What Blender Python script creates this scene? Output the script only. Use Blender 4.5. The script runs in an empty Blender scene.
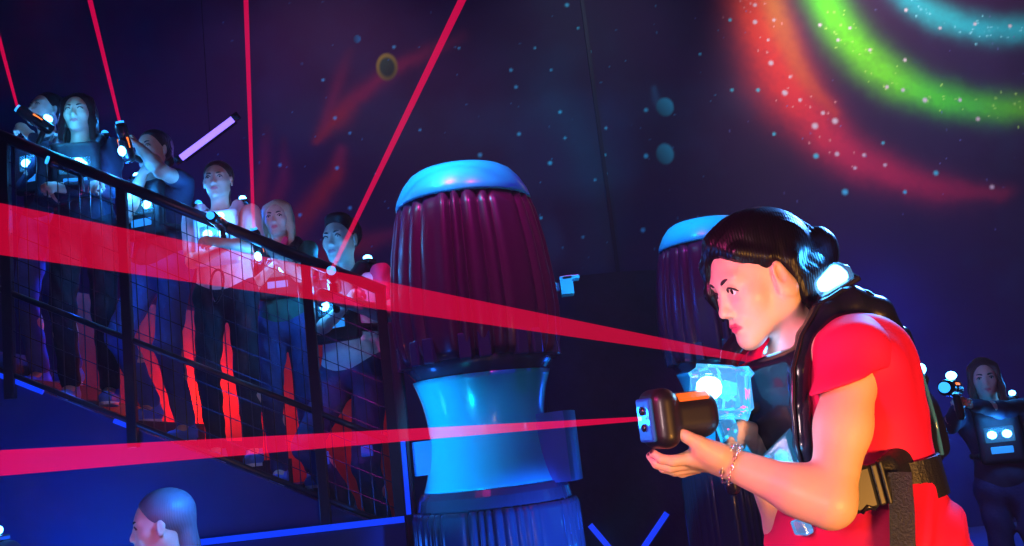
import bpy, bmesh, math, random, time
import numpy as np
from mathutils import Vector, Matrix
T0 = time.time()
random.seed(4); rng = np.random.default_rng(4)
sc = bpy.context.scene
COL = sc.collection
# ------------------------------------------------------------------ camera
FPX, PITCH, ROLL, CAMZ = 995.0, math.radians(9.7), math.radians(6.5), 1.22
Fv = np.array([0, math.cos(PITCH), math.sin(PITCH)])
R0 = np.array([1.0, 0, 0]); U0 = np.array([0, -math.sin(PITCH), math.cos(PITCH)])
Rv = math.cos(ROLL) * R0 - math.sin(ROLL) * U0
Uv = math.sin(ROLL) * R0 + math.cos(ROLL) * U0
def P(px, py, Y):
    """world point that lies at depth y = Y seen at photo position px, py"""
    d = Fv + Rv * ((px - 512) / FPX) - Uv * ((py - 273) / FPX)
    t = Y / d[1]
    return np.array([d[0] * t, Y, CAMZ + d[2] * t])
cam_d = bpy.data.cameras.new('camera'); cam = bpy.data.objects.new('camera', cam_d); COL.objects.link(cam)
cam_d.sensor_width = 36; cam_d.lens = FPX * 36 / 1024; cam_d.clip_start = .02
M = Matrix(((Rv[0], Uv[0], -Fv[0], 0), (Rv[1], Uv[1], -Fv[1], 0), (Rv[2], Uv[2], -Fv[2], CAMZ), (0, 0, 0, 1)))
cam.matrix_world = M
sc.camera = cam
sc.view_settings.view_transform = 'Standard'; sc.view_settings.look = 'None'
sc.view_settings.gamma = 1; sc.view_settings.use_curve_mapping = False
sc.view_settings.exposure = 0.0
sc.cycles.use_denoising = True
sc.cycles.max_bounces = 6; sc.cycles.transparent_max_bounces = 12; sc.cycles.transmission_bounces = 5
sc.cycles.caustics_refractive = False; sc.cycles.caustics_reflective = False
sc.cycles.sample_clamp_indirect = 4
wd = bpy.data.worlds.new('world'); sc.world = wd; wd.use_nodes = True
wd.node_tree.nodes['Background'].inputs[0].default_value = (.004, .003, .022, 1)
wd.node_tree.nodes['Background'].inputs[1].default_value = 1.0
# ------------------------------------------------------------------ materials
MATS = {}
def mat(name, color=(.5, .5, .5), rough=.5, metal=0, emit=None, es=0, bump=0, bscale=60, spec=.5, trans=0, ior=1.45,
        attr=None, vary=0, coat=0, sss=0, wave=None):
    if name in MATS: return MATS[name]
    m = bpy.data.materials.new(name); m.use_nodes = True
    nt = m.node_tree; b = nt.nodes['Principled BSDF']
    b.inputs['Base Color'].default_value = (*color, 1)
    b.inputs['Roughness'].default_value = rough; b.inputs['Metallic'].default_value = metal
    b.inputs['Specular IOR Level'].default_value = spec; b.inputs['IOR'].default_value = ior
    b.inputs['Transmission Weight'].default_value = trans
    b.inputs['Coat Weight'].default_value = coat
    if sss:
        b.inputs['Subsurface Weight'].default_value = sss
        b.inputs['Subsurface Radius'].default_value = (.02, .008, .004)
        b.inputs['Subsurface Scale'].default_value = .3
    if emit:
        b.inputs['Emission Color'].default_value = (*emit, 1); b.inputs['Emission Strength'].default_value = es
    tc = nt.nodes.new('ShaderNodeTexCoord')
    if vary:
        n = nt.nodes.new('ShaderNodeTexNoise'); n.inputs['Scale'].default_value = 9; n.inputs['Detail'].default_value = 6
        nt.links.new(tc.outputs['Object'], n.inputs['Vector'])
        mx = nt.nodes.new('ShaderNodeMix'); mx.data_type = 'RGBA'
        mx.inputs['A'].default_value = (*[c * (1 - vary) for c in color], 1)
        mx.inputs['B'].default_value = (*[min(1, c * (1 + vary)) for c in color], 1)
        nt.links.new(n.outputs['Fac'], mx.inputs['Factor']); nt.links.new(mx.outputs['Result'], b.inputs['Base Color'])
    if attr:
        a = nt.nodes.new('ShaderNodeAttribute'); a.attribute_name = attr
        nt.links.new(a.outputs['Color'], b.inputs['Base Color'])
    if bump:
        if wave:
            n2 = nt.nodes.new('ShaderNodeTexWave'); n2.inputs['Scale'].default_value = bscale
            n2.inputs['Distortion'].default_value = wave; n2.inputs['Detail'].default_value = 3
        else:
            n2 = nt.nodes.new('ShaderNodeTexNoise'); n2.inputs['Scale'].default_value = bscale; n2.inputs['Detail'].default_value = 4
        nt.links.new(tc.outputs['Object'], n2.inputs['Vector'])
        bp = nt.nodes.new('ShaderNodeBump'); bp.inputs['Strength'].default_value = bump; bp.inputs['Distance'].default_value = .01
        nt.links.new(n2.outputs['Fac'], bp.inputs['Height']); nt.links.new(bp.outputs['Normal'], b.inputs['Normal'])
    MATS[name] = m
    return m
def beam_mat(name, color, s, opac):
    m = bpy.data.materials.new(name); m.use_nodes = True; nt = m.node_tree
    nt.nodes.clear()
    o = nt.nodes.new('ShaderNodeOutputMaterial'); e = nt.nodes.new('ShaderNodeEmission'); t = nt.nodes.new('ShaderNodeBsdfTransparent')
    e.inputs[0].default_value = (*color, 1); e.inputs[1].default_value = s
    t.inputs[0].default_value = (opac, opac, opac, 1)
    ad = nt.nodes.new('ShaderNodeAddShader')
    nt.links.new(e.outputs[0], ad.inputs[0]); nt.links.new(t.outputs[0], ad.inputs[1]); nt.links.new(ad.outputs[0], o.inputs[0])
    return m
# ------------------------------------------------------------------ objects
def tag(o, label=None, cat=None, group=None, kind=None):
    if label: o['label'] = label
    if cat: o['category'] = cat
    if group: o['group'] = group
    if kind: o['kind'] = kind
    return o
def thing(name, label, cat, loc, group=None):
    o = bpy.data.objects.new(name, None); COL.objects.link(o); o.location = Vector(loc); o.empty_display_size = .1
    return tag(o, label, cat, group)
def mesh_obj(name, verts, faces, material, parent=None, smooth=True):
    v = np.asarray(verts, float).reshape(-1, 3)
    root = parent
    while root is not None and root.parent is not None: root = root.parent
    if root is not None: v = v - np.array(root.location)
    me = bpy.data.meshes.new(name)
    me.from_pydata([tuple(x) for x in v], [], [tuple(int(i) for i in f) for f in faces])
    if isinstance(material, (list, tuple)):
        for q in material: me.materials.append(q)
    else: me.materials.append(material)
    if smooth: me.polygons.foreach_set('use_smooth', [True] * len(me.polygons))
    me.update()
    o = bpy.data.objects.new(name, me); COL.objects.link(o)
    if parent is not None: o.parent = parent
    return o
class MB:
    """collects simple solids that make ONE mesh"""
    def __init__(s): s.v = []; s.f = []
    def add(s, v, f):
        n = len(s.v); s.v += [tuple(map(float, q)) for q in v]; s.f += [tuple(int(i) + n for i in q) for q in f]; return s
    def box(s, c, half, axes=None, bev=0):
        bm = bmesh.new(); bmesh.ops.create_cube(bm, size=2)
        for q in bm.verts: q.co = Vector((q.co.x * half[0], q.co.y * half[1], q.co.z * half[2]))
        if bev: bmesh.ops.bevel(bm, geom=list(bm.edges), offset=bev, segments=2, affect='EDGES', profile=.5)
        A = np.eye(3) if axes is None else np.asarray(axes, float)
        v = [np.asarray(c) + np.array(q.co) @ A for q in bm.verts]
        bm.verts.index_update()
        f = [[q.index for q in fc.verts] for fc in bm.faces]; bm.free()
        return s.add(v, f)
    def tube(s, pts, r, n=10, cap=True, flat=None):
        pts = [np.asarray(q, float) for q in pts]
        rs = r if hasattr(r, '__len__') else [r] * len(pts)
        v = []; prev = None
        for i, q in enumerate(pts):
            a = pts[max(0, i - 1)]; b = pts[min(len(pts) - 1, i + 1)]
            t = b - a; t = t / (np.linalg.norm(t) + 1e-9)
            if prev is None:
                h = np.array([0, 0, 1.0]) if abs(t[2]) < .9 else np.array([1.0, 0, 0])
                if flat is not None: h = np.asarray(flat, float)
                x = np.cross(t, h)
            else: x = prev - t * prev.dot(t)
            x = x / (np.linalg.norm(x) + 1e-9); prev = x
            y = np.cross(t, x)
            for k in range(n):
                an = 2 * math.pi * k / n
                v.append(q + rs[i] * (math.cos(an) * x + math.sin(an) * y))
        f = []
        for i in range(len(pts) - 1):
            for k in range(n):
                a = i * n + k; b = i * n + (k + 1) % n
                f.append((a, b, b + n, a + n))
        if cap:
            f.append(tuple(range(n))[::-1]); f.append(tuple(range((len(pts) - 1) * n, len(pts) * n)))
        return s.add(v, f)
    def lathe(s, c, prof, n=48, fl=None):
        """revolve (r, z) profile about the vertical through c; fl(an, z, r)->r"""
        v = []
        for r, z in prof:
            for k in range(n):
                an = 2 * math.pi * k / n; rr = fl(an, r) if fl else r
                v.append((c[0] + rr * math.cos(an), c[1] + rr * math.sin(an), c[2] + z))
        f = []
        for i in range(len(prof) - 1):
            for k in range(n):
                a = i * n + k; b = i * n + (k + 1) % n
                f.append((a, b, b + n, a + n))
        f.append(tuple(range(n))[::-1]); f.append(tuple(range((len(prof) - 1) * n, len(prof) * n)))
        return s.add(v, f)
    def ico(s, c, rad, axes=None, sub=1, jit=0):
        bm = bmesh.new(); bmesh.ops.create_icosphere(bm, subdivisions=sub, radius=1)
        A = np.eye(3) if axes is None else np.asarray(axes, float)
        rad = rad if hasattr(rad, '__len__') else (rad,) * 3
        v = []
        for q in bm.verts:
            w = np.array(q.co) * np.array(rad) * (1 + jit * (random.random() - .5))
            v.append(np.asarray(c) + w @ A)
        bm.verts.index_update()
        f = [[q.index for q in fc.verts] for fc in bm.faces]; bm.free()
        return s.add(v, f)
    def build(s, name, m, parent=None, smooth=False): return mesh_obj(name, s.v, s.f, m, parent, smooth)
def unit(v): v = np.asarray(v, float); return v / (np.linalg.norm(v) + 1e-12)
def frame(fwd, up=(0, 0, 1)):
    """rows: right, forward, up"""
    f = unit(fwd); r = unit(np.cross(f, up)); u = np.cross(r, f)
    return np.array([r, f, u])
def point_light(name, loc, color, power, r=.03):
    l = bpy.data.lights.new(name, 'POINT'); l.color = color; l.energy = power; l.shadow_soft_size = r
    o = bpy.data.objects.new(name, l); COL.objects.link(o); o.location = Vector(loc); return o
def spot_light(name, loc, target, color, power, ang=50, blend=.6, r=.1):
    l = bpy.data.lights.new(name, 'SPOT'); l.color = color; l.energy = power; l.shadow_soft_size = r
    l.spot_size = math.radians(ang); l.spot_blend = blend
    o = bpy.data.objects.new(name, l); COL.objects.link(o); o.location = Vector(loc)
    o.rotation_euler = (Vector(target) - Vector(loc)).to_track_quat('-Z', 'Y').to_euler(); return o
# ------------------------------------------------------------------ implicit surface modelling
def RC(a, b, ra, rb, k=.02, op='u', flat=None, fs=1.0, tagn=None):
    return dict(t='rc', a=np.asarray(a, float), b=np.asarray(b, float), ra=ra, rb=rb, k=k, op=op, flat=None if flat is None else unit(flat), fs=fs, tag=tagn)
def EL(c, r, A=None, k=.02, op='u', tagn=None):
    return dict(t='el', c=np.asarray(c, float), r=np.asarray(r, float) * np.ones(3), A=np.eye(3) if A is None else A, k=k, op=op, tag=tagn)
def BX(c, h, A=None, rd=.01, k=.01, op='u', tagn=None):
    return dict(t='bx', c=np.asarray(c, float), h=np.asarray(h, float), A=np.eye(3) if A is None else A, rd=rd, k=k, op=op, tag=tagn)
def PL(c, n, k=.004):   # keep the side the normal points away from
    return dict(t='pl', c=np.asarray(c, float), n=unit(n), k=k, op='s', tag=None)
def pbound(p):
    if p['t'] == 'rc': return (p['a'] + p['b']) / 2, np.linalg.norm(p['a'] - p['b']) / 2 + max(p['ra'], p['rb'])
    if p['t'] == 'el': return p['c'], float(max(p['r']))
    if p['t'] == 'bx': return p['c'], float(np.linalg.norm(p['h']) + p['rd'])
    return p['c'], 1e3
def pdist(p, X):
    if p['t'] == 'rc':
        ba = p['b'] - p['a']; pa = X - p['a']; L = max(ba.dot(ba), 1e-12)
        h = np.clip(pa @ ba / L, 0, 1); w = pa - h[..., None] * ba
        if p['flat'] is not None:
            wd_ = w @ p['flat']; w = w + ((1 / p['fs'] - 1) * wd_)[..., None] * p['flat']
            return (np.sqrt((w * w).sum(-1)) - (p['ra'] + (p['rb'] - p['ra']) * h)) * min(1, p['fs'] ** .5)
        return np.sqrt((w * w).sum(-1)) - (p['ra'] + (p['rb'] - p['ra']) * h)
    if p['t'] == 'el':
        q = (X - p['c']) @ p['A'].T; k0 = np.sqrt(((q / p['r']) ** 2).sum(-1)); k1 = np.sqrt(((q / p['r'] ** 2) ** 2).sum(-1)) + 1e-9
        return k0 * (k0 - 1) / k1
    if p['t'] == 'bx':
        q = np.abs((X - p['c']) @ p['A'].T) - (p['h'] - p['rd'])
        return np.sqrt((np.maximum(q, 0) ** 2).sum(-1)) + np.minimum(q.max(-1), 0) - p['rd']
    return -((X - p['c']) @ p['n'])
def combine(d, q, k, op):
    if op == 's': d = -d
    if op == 'i': d = -d; q = -q
    k = max(k, 1e-5)
    h = np.maximum(k - np.abs(d - q), 0) / k
    m = np.minimum(d, q) - h * h * k * .25
    return -m if op in 'si' else m
def inflate(prims, t):
    out = []
    for p in prims:
        p = dict(p)
        if p['op'] == 'u':
            if p['t'] == 'rc': p['ra'] += t; p['rb'] += t
            elif p['t'] == 'el': p['r'] = p['r'] + t
            elif p['t'] == 'bx': p['h'] = p['h'] + t; p['rd'] += t
        out.append(p)
    return out
def sdf_mesh(prims, h, disp=None, B=8):
    lo = np.array([1e9] * 3); hi = -lo; bs = [pbound(p) for p in prims]
    for p, (c, r) in zip(prims, bs):
        if p['op'] == 'u': lo = np.minimum(lo, c - r); hi = np.maximum(hi, c + r)
    lo -= 3 * h; hi += 3 * h
    S = B * h; nb = np.ceil((hi - lo) / S).astype(int) + 1
    I = np.stack(np.meshgrid(*[np.arange(n) for n in nb], indexing='ij'), -1).reshape(-1, 3)
    Cn = lo + (I + .5) * S; bR = S * .5 * math.sqrt(3)
    def ev(X, cen, rad):
        d = np.full(X.shape[:-1], .3)
        for p, (c, r) in zip(prims, bs):
            if p['t'] == 'pl': mk = np.ones(len(X), bool)
            else: mk = np.linalg.norm(cen - c, axis=-1) < r + rad + .05 + p['k']
            if not mk.any(): continue
            d[mk] = combine(d[mk], pdist(p, X[mk]), p['k'], p['op'])
        return d
    dc = ev(Cn[:, None, :], Cn, bR)[:, 0]
    I = I[np.abs(dc) < bR * 1.7 + .004]; Cn = lo + (I + .5) * S
    g = np.stack(np.meshgrid(*[np.arange(B + 1)] * 3, indexing='ij'), -1)
    allk = []; allv = []; quads = []
    N = nb * B + 2
    key = lambda c: (c[..., 0] * N[1] + c[..., 1]) * N[2] + c[..., 2]
    for s0 in range(0, len(I), 1500):
        Ib = I[s0:s0 + 1500]
        G = Ib[:, None, None, None, :] * B + g[None]
        X = lo + G * h
        sh = X.shape
        d = ev(X.reshape(sh[0], -1, 3), Cn[s0:s0 + 1500], bR).reshape(sh[:-1])
        if disp is not None: d = disp(X, d)
        s = d < 0
        cs = [(a, b, c) for a in (0, 1) for b in (0, 1) for c in (0, 1)]
        sub = lambda A, o: A[:, o[0]:B + o[0], o[1]:B + o[1], o[2]:B + o[2]]
        cnt = sum(sub(s, o).astype(int) for o in cs)
        act = (cnt > 0) & (cnt < 8)
        if not act.any(): continue
        acc = np.zeros((act.sum(), 3)); n = np.zeros(act.sum())
        for o in cs:
            for ax in range(3):
                if o[ax]: continue
                o2 = list(o); o2[ax] = 1; o2 = tuple(o2)
                d1 = sub(d, o)[act]; d2 = sub(d, o2)[act]
                cr = (d1 < 0) != (d2 < 0); t = np.where(cr, d1 / np.where(cr, d1 - d2, 1), 0)
                pt = np.tile(np.array(o, float), (len(t), 1)); pt[:, ax] += t
                acc += np.where(cr[:, None], pt, 0); n += cr
        cell = sub(G, (0, 0, 0))[act]
        allk.append(key(cell)); allv.append(lo + (cell + acc / n[:, None]) * h)
        for ax in range(3):
            o2 = [0, 0, 0]; o2[ax] = 1
            a = sub(s, (0, 0, 0)); b = sub(s, tuple(o2)); cr = a != b
            c = sub(G, (0, 0, 0))[cr]; fl = a[cr]
            u = [0, 0, 0]; w = [0, 0, 0]; u[(ax + 1) % 3] = 1; w[(ax + 2) % 3] = 1; u = np.array(u); w = np.array(w)
            q = np.stack([key(c - u - w), key(c - w), key(c), key(c - u)], 1)
            q[~fl] = q[~fl][:, ::-1]; quads.append(q)
    K = np.concatenate(allk); V = np.concatenate(allv); K, ix = np.unique(K, return_index=True); V = V[ix]
    Q = np.concatenate(quads); pos = np.searchsorted(K, Q); pos = np.clip(pos, 0, len(K) - 1)
    Q = pos[(K[pos] == Q).all(1)]
    # one light smoothing pass
    for _ in range(2):
        a = np.zeros_like(V); n = np.zeros(len(V))
        for i in range(4):
            np.add.at(a, Q[:, i], V[Q[:, (i + 1) % 4]] + V[Q[:, (i + 3) % 4]]); np.add.at(n, Q[:, i], 2)
        V = V + .45 * (a / np.maximum(n, 1)[:, None] - V)
    return V, Q
def fast_mesh(name, V, Q, material, parent, cols=None):
    root = parent
    while root is not None and root.parent is not None: root = root.parent
    Vl = V - (np.array(root.location) if root is not None else 0)
    me = bpy.data.meshes.new(name)
    me.vertices.add(len(Vl)); me.vertices.foreach_set('co', Vl.astype(np.float32).ravel())
    me.loops.add(len(Q) * 4); me.loops.foreach_set('vertex_index', Q.astype(np.int32).ravel())
    me.polygons.add(len(Q)); me.polygons.foreach_set('loop_start', np.arange(0, len(Q) * 4, 4, dtype=np.int32))
    me.polygons.foreach_set('use_smooth', np.ones(len(Q), bool))
    me.materials.append(material); me.update(calc_edges=True); me.validate()
    if cols is not None:
        ca = me.color_attributes.new('paint', 'FLOAT_COLOR', 'POINT')
        ca.data.foreach_set('color', np.concatenate([cols, np.ones((len(cols), 1))], 1).astype(np.float32).ravel())
    o = bpy.data.objects.new(name, me); COL.objects.link(o)
    if parent is not None: o.parent = parent
    return o
def sdf_part(name, prims, h, material, parent, disp=None, cols=None):
    V, Q = sdf_mesh(prims, h, disp)
    return fast_mesh(name, V, Q, material, parent, cols(V) if cols else None)
# ------------------------------------------------------------------ human heads, hands, bodies
def head_prims(O, A, s=1.0, fine=False, eyes_cut=True):
    """O: point between the eyes at mid-head; A rows right/forward/up"""
    A = np.asarray(A)
    W = lambda x, y, z: O + s * (x * A[0] + y * A[1] + z * A[2])
    e = lambda c, r, k=.02, op='u': EL(W(*c), np.array(r) * s, A, k * s, op)
    c = lambda a, b, ra, rb, k=.02, op='u': RC(W(*a), W(*b), ra * s, rb * s, k * s, op)
    L = [e((0, -.018, .032), (.072, .091, .080)), e((0, .022, .000), (.060, .060, .078), .03),
         e((0, .026, -.052), (.047, .052, .050), .03),
         c((0, .064, -.094), (0, .070, -.098), .014, .012, .03)]
    for x in (-1, 1):
        L += [c((x * .047, -.004, -.050), (x * .012, .062, -.096), .013, .012, .03),
              e((x * .040, .050, -.024), (.019, .021, .019), .03),
              e((x * .026, .068, .020), (.022, .011, .008), .02)]
    L += [c((0, .074, .014), (0, .093, -.030), .0065, .0085, .014), e((0, .0945, -.037), (.0095, .0105, .0085), .008)]
    for x in (-1, 1):
        L += [e((x * .011, .086, -.041), (.0065, .008, .0060), .007)]
        if fine: L += [e((x * .0055, .092, -.0465), (.0030, .005, .0030), .003, 's')]
        L += [e((x * .030, .090, -.003), (.017, .014, .0105), .012, 's'),
              e((x * .030, .0665, -.002), (.0165, .0155, .0130), .005)]
        if fine: L += [e((x * .0315, .086, -.002), (.0148, .014, .0082), .002, 's')]
    L += [e((0, .074, -.064), (.024, .012, .012), .015),
          e((0, .0825, -.0640), (.0195, .0085, .0050), .004), e((0, .0810, -.0730), (.0172, .0090, .0060), .003)]
    if fine: L += [e((0, .0905, -.0683), (.019, .0060, .0011), .002, 's'), e((0, .087, -.055), (.003, .004, .007), .006, 's')]
    for x in (-1, 1):
        B = np.array([unit(A[0] * x + .25 * -A[1]), A[1], A[2]])
        B[1] = np.cross(A[2], B[0]); 
        L += [EL(W(x * .0760, -.002, -.008), np.array((.0075, .0175, .031)) * s, B, .004 * s),
              EL(W(x * .0850, .002, -.003), np.array((.0075, .0100, .020)) * s, B, .003 * s, 's'),
              EL(W(x * .0755, .003, -.030), np.array((.006, .009, .010)) * s, B, .004 * s)]
    for q in L: q['tag'] = 'head'
    return L, W
def hand_prims(w, A, s=1.0, curl=1.0, side=1, fingers=True):
    """w wrist; A rows: toward thumb, along the fingers, back of the hand. fingers curl towards -back"""
    t, f, b = A
    W = lambda x, y, z: w + s * (x * t + y * f + z * b)
    L = [RC(W(.004, .012, 0), W(.006, .082, 0), .030, .036, .012, 'u', b, .42), RC(W(.0, -.01, 0), W(0, .02, 0), .026, .028, .015, 'u', b, .65)]
    for i, (x, l, r) in enumerate(((.030, .072, .0093), (.010, .080, .0096), (-.011, .074, .0092), (-.031, .058, .0083))):
        c = curl * (.95 + .06 * i); p = np.array([x, .086 - .004 * abs(i - 1), 0.]); a = 0.
        for j, fr in enumerate((.46, .30, .24)):
            a += c * (.75, 1.05, .75)[j]
            q = p + l * fr * np.array([0, math.cos(a), -math.sin(a)])
            L.append(RC(W(*p), W(*q), r * (1.04 - .1 * j), r * (.98 - .1 * j), .004 if j == 0 else .003)); p = q
    tp = [(.020, .012, -.006), (.046, .036, -.020), (.050, .062, -.036), (.040, .082, -.046)]
    for j in range(3): L.append(RC(W(*tp[j]), W(*tp[j + 1]), (.017, .0125, .0108)[j], (.0125, .0108, .009)[j], .008 if j == 0 else .003))
    for q in L: q['tag'] = 'hand'
    for q in L:
        for k_ in ('ra', 'rb', 'k'): q[k_] *= s
    return L
def ik(a, c, l1, l2, pole):
    a = np.asarray(a); c = np.asarray(c); d = c - a; D = np.linalg.norm(d)
    if D > (l1 + l2) * .995: c = a + d / D * (l1 + l2) * .995; d = c - a; D = np.linalg.norm(d)
    x = (l1 * l1 - l2 * l2 + D * D) / (2 * D); y = math.sqrt(max(l1 * l1 - x * x, 0)); u = d / D
    p = np.asarray(pole, float); p = unit(p - u * p.dot(u))
    return a + u * x + p * y, c
skin_m = mat('skin', (.76, .47, .36), .42, bump=.06, bscale=220, sss=.10, spec=.4)
def hair_disp(W0, A, amp=.00022, freq=95):
    def f(X, d):
        q = (X - W0) @ np.asarray(A).T
        ang = np.arctan2(q[..., 0], q[..., 2] + .02) + .35 * np.sin(q[..., 1] * 25)
        return d + amp * (np.sin(ang * freq * .35) * .6 + np.sin(ang * freq * .83 + 4 * q[..., 1] * 10) * .4)
    return f
def hair_prims(W, A, s, style):
    e = lambda c, r, k=.02, op='u': EL(W(*c), np.array(r) * s, A, k * s, op)
    c = lambda a, b, ra, rb, k=.02, op='u': RC(W(*a), W(*b), ra * s, rb * s, k * s, op)
    L = [e((0, -.024, .040), (.082, .100, .085))]
    if style == 'short':
        L += [e((0, .03, .098), (.055, .045, .024), .03), e((0, .075, -.02), (.085, .055, .085), .012, 's'), e((0, .0, -.10), (.12, .14, .075), .01, 's')]
    elif style == 'long':
        for x in (-1, 1):
            L += [c((x * .060, .020, .060), (x * .078, .020, -.060), .026, .022, .03), c((x * .078, .020, -.060), (x * .085, .045, -.20), .022, .017, .02),
                  c((x * .05, -.05, 0), (x * .065, -.045, -.19), .035, .028, .03)]
        L += [e((0, .090, -.012), (.056, .075, .088), .014, 's')]
    else:
        if style != 'swept': L += [c((0, -.10, .03), (0, -.125, -.02), .035, .03, .02)]
        if style == 'tail':
            L += [c((0, -.125, -.02), (0, -.145, -.09), .028, .026, .02), c((0, -.145, -.09), (0, -.13, -.19), .026, .010, .02)]
        L += [e((0, .080, -.030), (.085, .068, .098), .014, 's'), e((0, .03, -.13), (.12, .13, .095), .01, 's')]
        if style == 'swept': L += [c((0, -.075, -.005), (0, -.090, -.085), .046, .036, .02), c((0, -.090, -.085), (0, -.105, -.16), .036, .018, .02)]
    return L
eye_white = mat('eye_white', (.82, .80, .80), .15); iris_m = mat('iris', (.035, .018, .012), .12); brow_m = mat('brow_hair', (.02, .012, .012), .7)
def add_face(parent, W, A, s, brow=brow_m, fine=False, k=1.0):
    eyes = []
    for x in (-1, 1):
        m = MB(); m.ico(W(x * .031, .0665, -.002), .0135 * s, sub=3); o = m.build('eye', eye_white, parent, True)
        gd = unit(A[1]); m = MB(); c = W(x * .031, .0665, -.002) + gd * .0080 * s
        m.ico(c, (.0068 * s * k, .0066 * s, .0070 * s * k), A, sub=2); m.build('iris', iris_m, o, True)
        m = MB(); m.tube([W(x * (.013 + .010 * t), .0845 - .013 * (t / 3.3) ** 2, .0165 + .0055 * math.sin(min(t / 3.3, 1) * 2.3)) for t in np.linspace(0, 3.3, 8)],
                         [q * s * k for q in (.0018, .0032, .0034, .0033, .0029, .0025, .0019, .0010)], 8)
        m.build('eyebrow', brow, parent, True)
        m = MB(); m.tube([W(x * (.031 + .0140 * t), .0832 - .0070 * t * t * (1 if t * x * x > 0 else .6), -.002 + .0086 * (1 - t * t)) for t in np.linspace(-1, 1.15, 9)],
                         [.0006 * s * k] + [.0019 * s * k] * 6 + [.0023 * s * k, .0008 * s], 6)
        m.build('eyelashes', brow, parent, True)
def skin_cols(W, A, O, s, base, lips, nails=()):
    def f(V):
        c = np.tile(np.array(base, float), (len(V), 1))
        q = (V - O) @ np.asarray(A).T / s
        r = np.sqrt((q[:, 0] / .0215) ** 2 + ((q[:, 2] + .0685 + .0015 * np.cos(q[:, 0] * 260)) / .0092) ** 2)
        m = np.clip((1.08 - r) / .2, 0, 1) * (q[:, 1] > .072)
        c = c * (1 - m[:, None]) + np.array(lips) * m[:, None]
        for n, rr in nails:
            m = np.clip((rr - np.linalg.norm(V - n, axis=1)) / (rr * .3), 0, 1)
            c = c * (1 - m[:, None]) + np.array((.035, .008, .015)) * m[:, None]
        return c
    return f
skin_attr = mat('skin_with_lips', (.76, .47, .36), .40, attr='paint', bump=.05, bscale=260, sss=.08, spec=.45)
black_m = mat('black_nylon', (.012, .012, .018), .42, bump=.25, bscale=240)
blackg_m = mat('black_plastic', (.014, .013, .020), .24, coat=.3)
shoe_m = mat('shoe_fabric', (.10, .22, .75), .6, bump=.3, bscale=180)
sole_m = mat('shoe_sole', (.75, .8, .9), .6)
lampc = (.02, .30, 1.0)
def glow(name, c, s): return mat(name, tuple(.15 * q for q in c), .4, emit=c, es=s)
lamp_m = glow('vest_lamp_glow', (.10, .48, 1.0), 14)
lamp_s = glow('vest_lamp_soft', (.02, .30, 1.0), 2.2)
clear_m = mat('clear_plastic', (.75, .90, 1.0), .12, trans=.92, ior=1.38, emit=(.02, .35, .8), es=.25)
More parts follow.
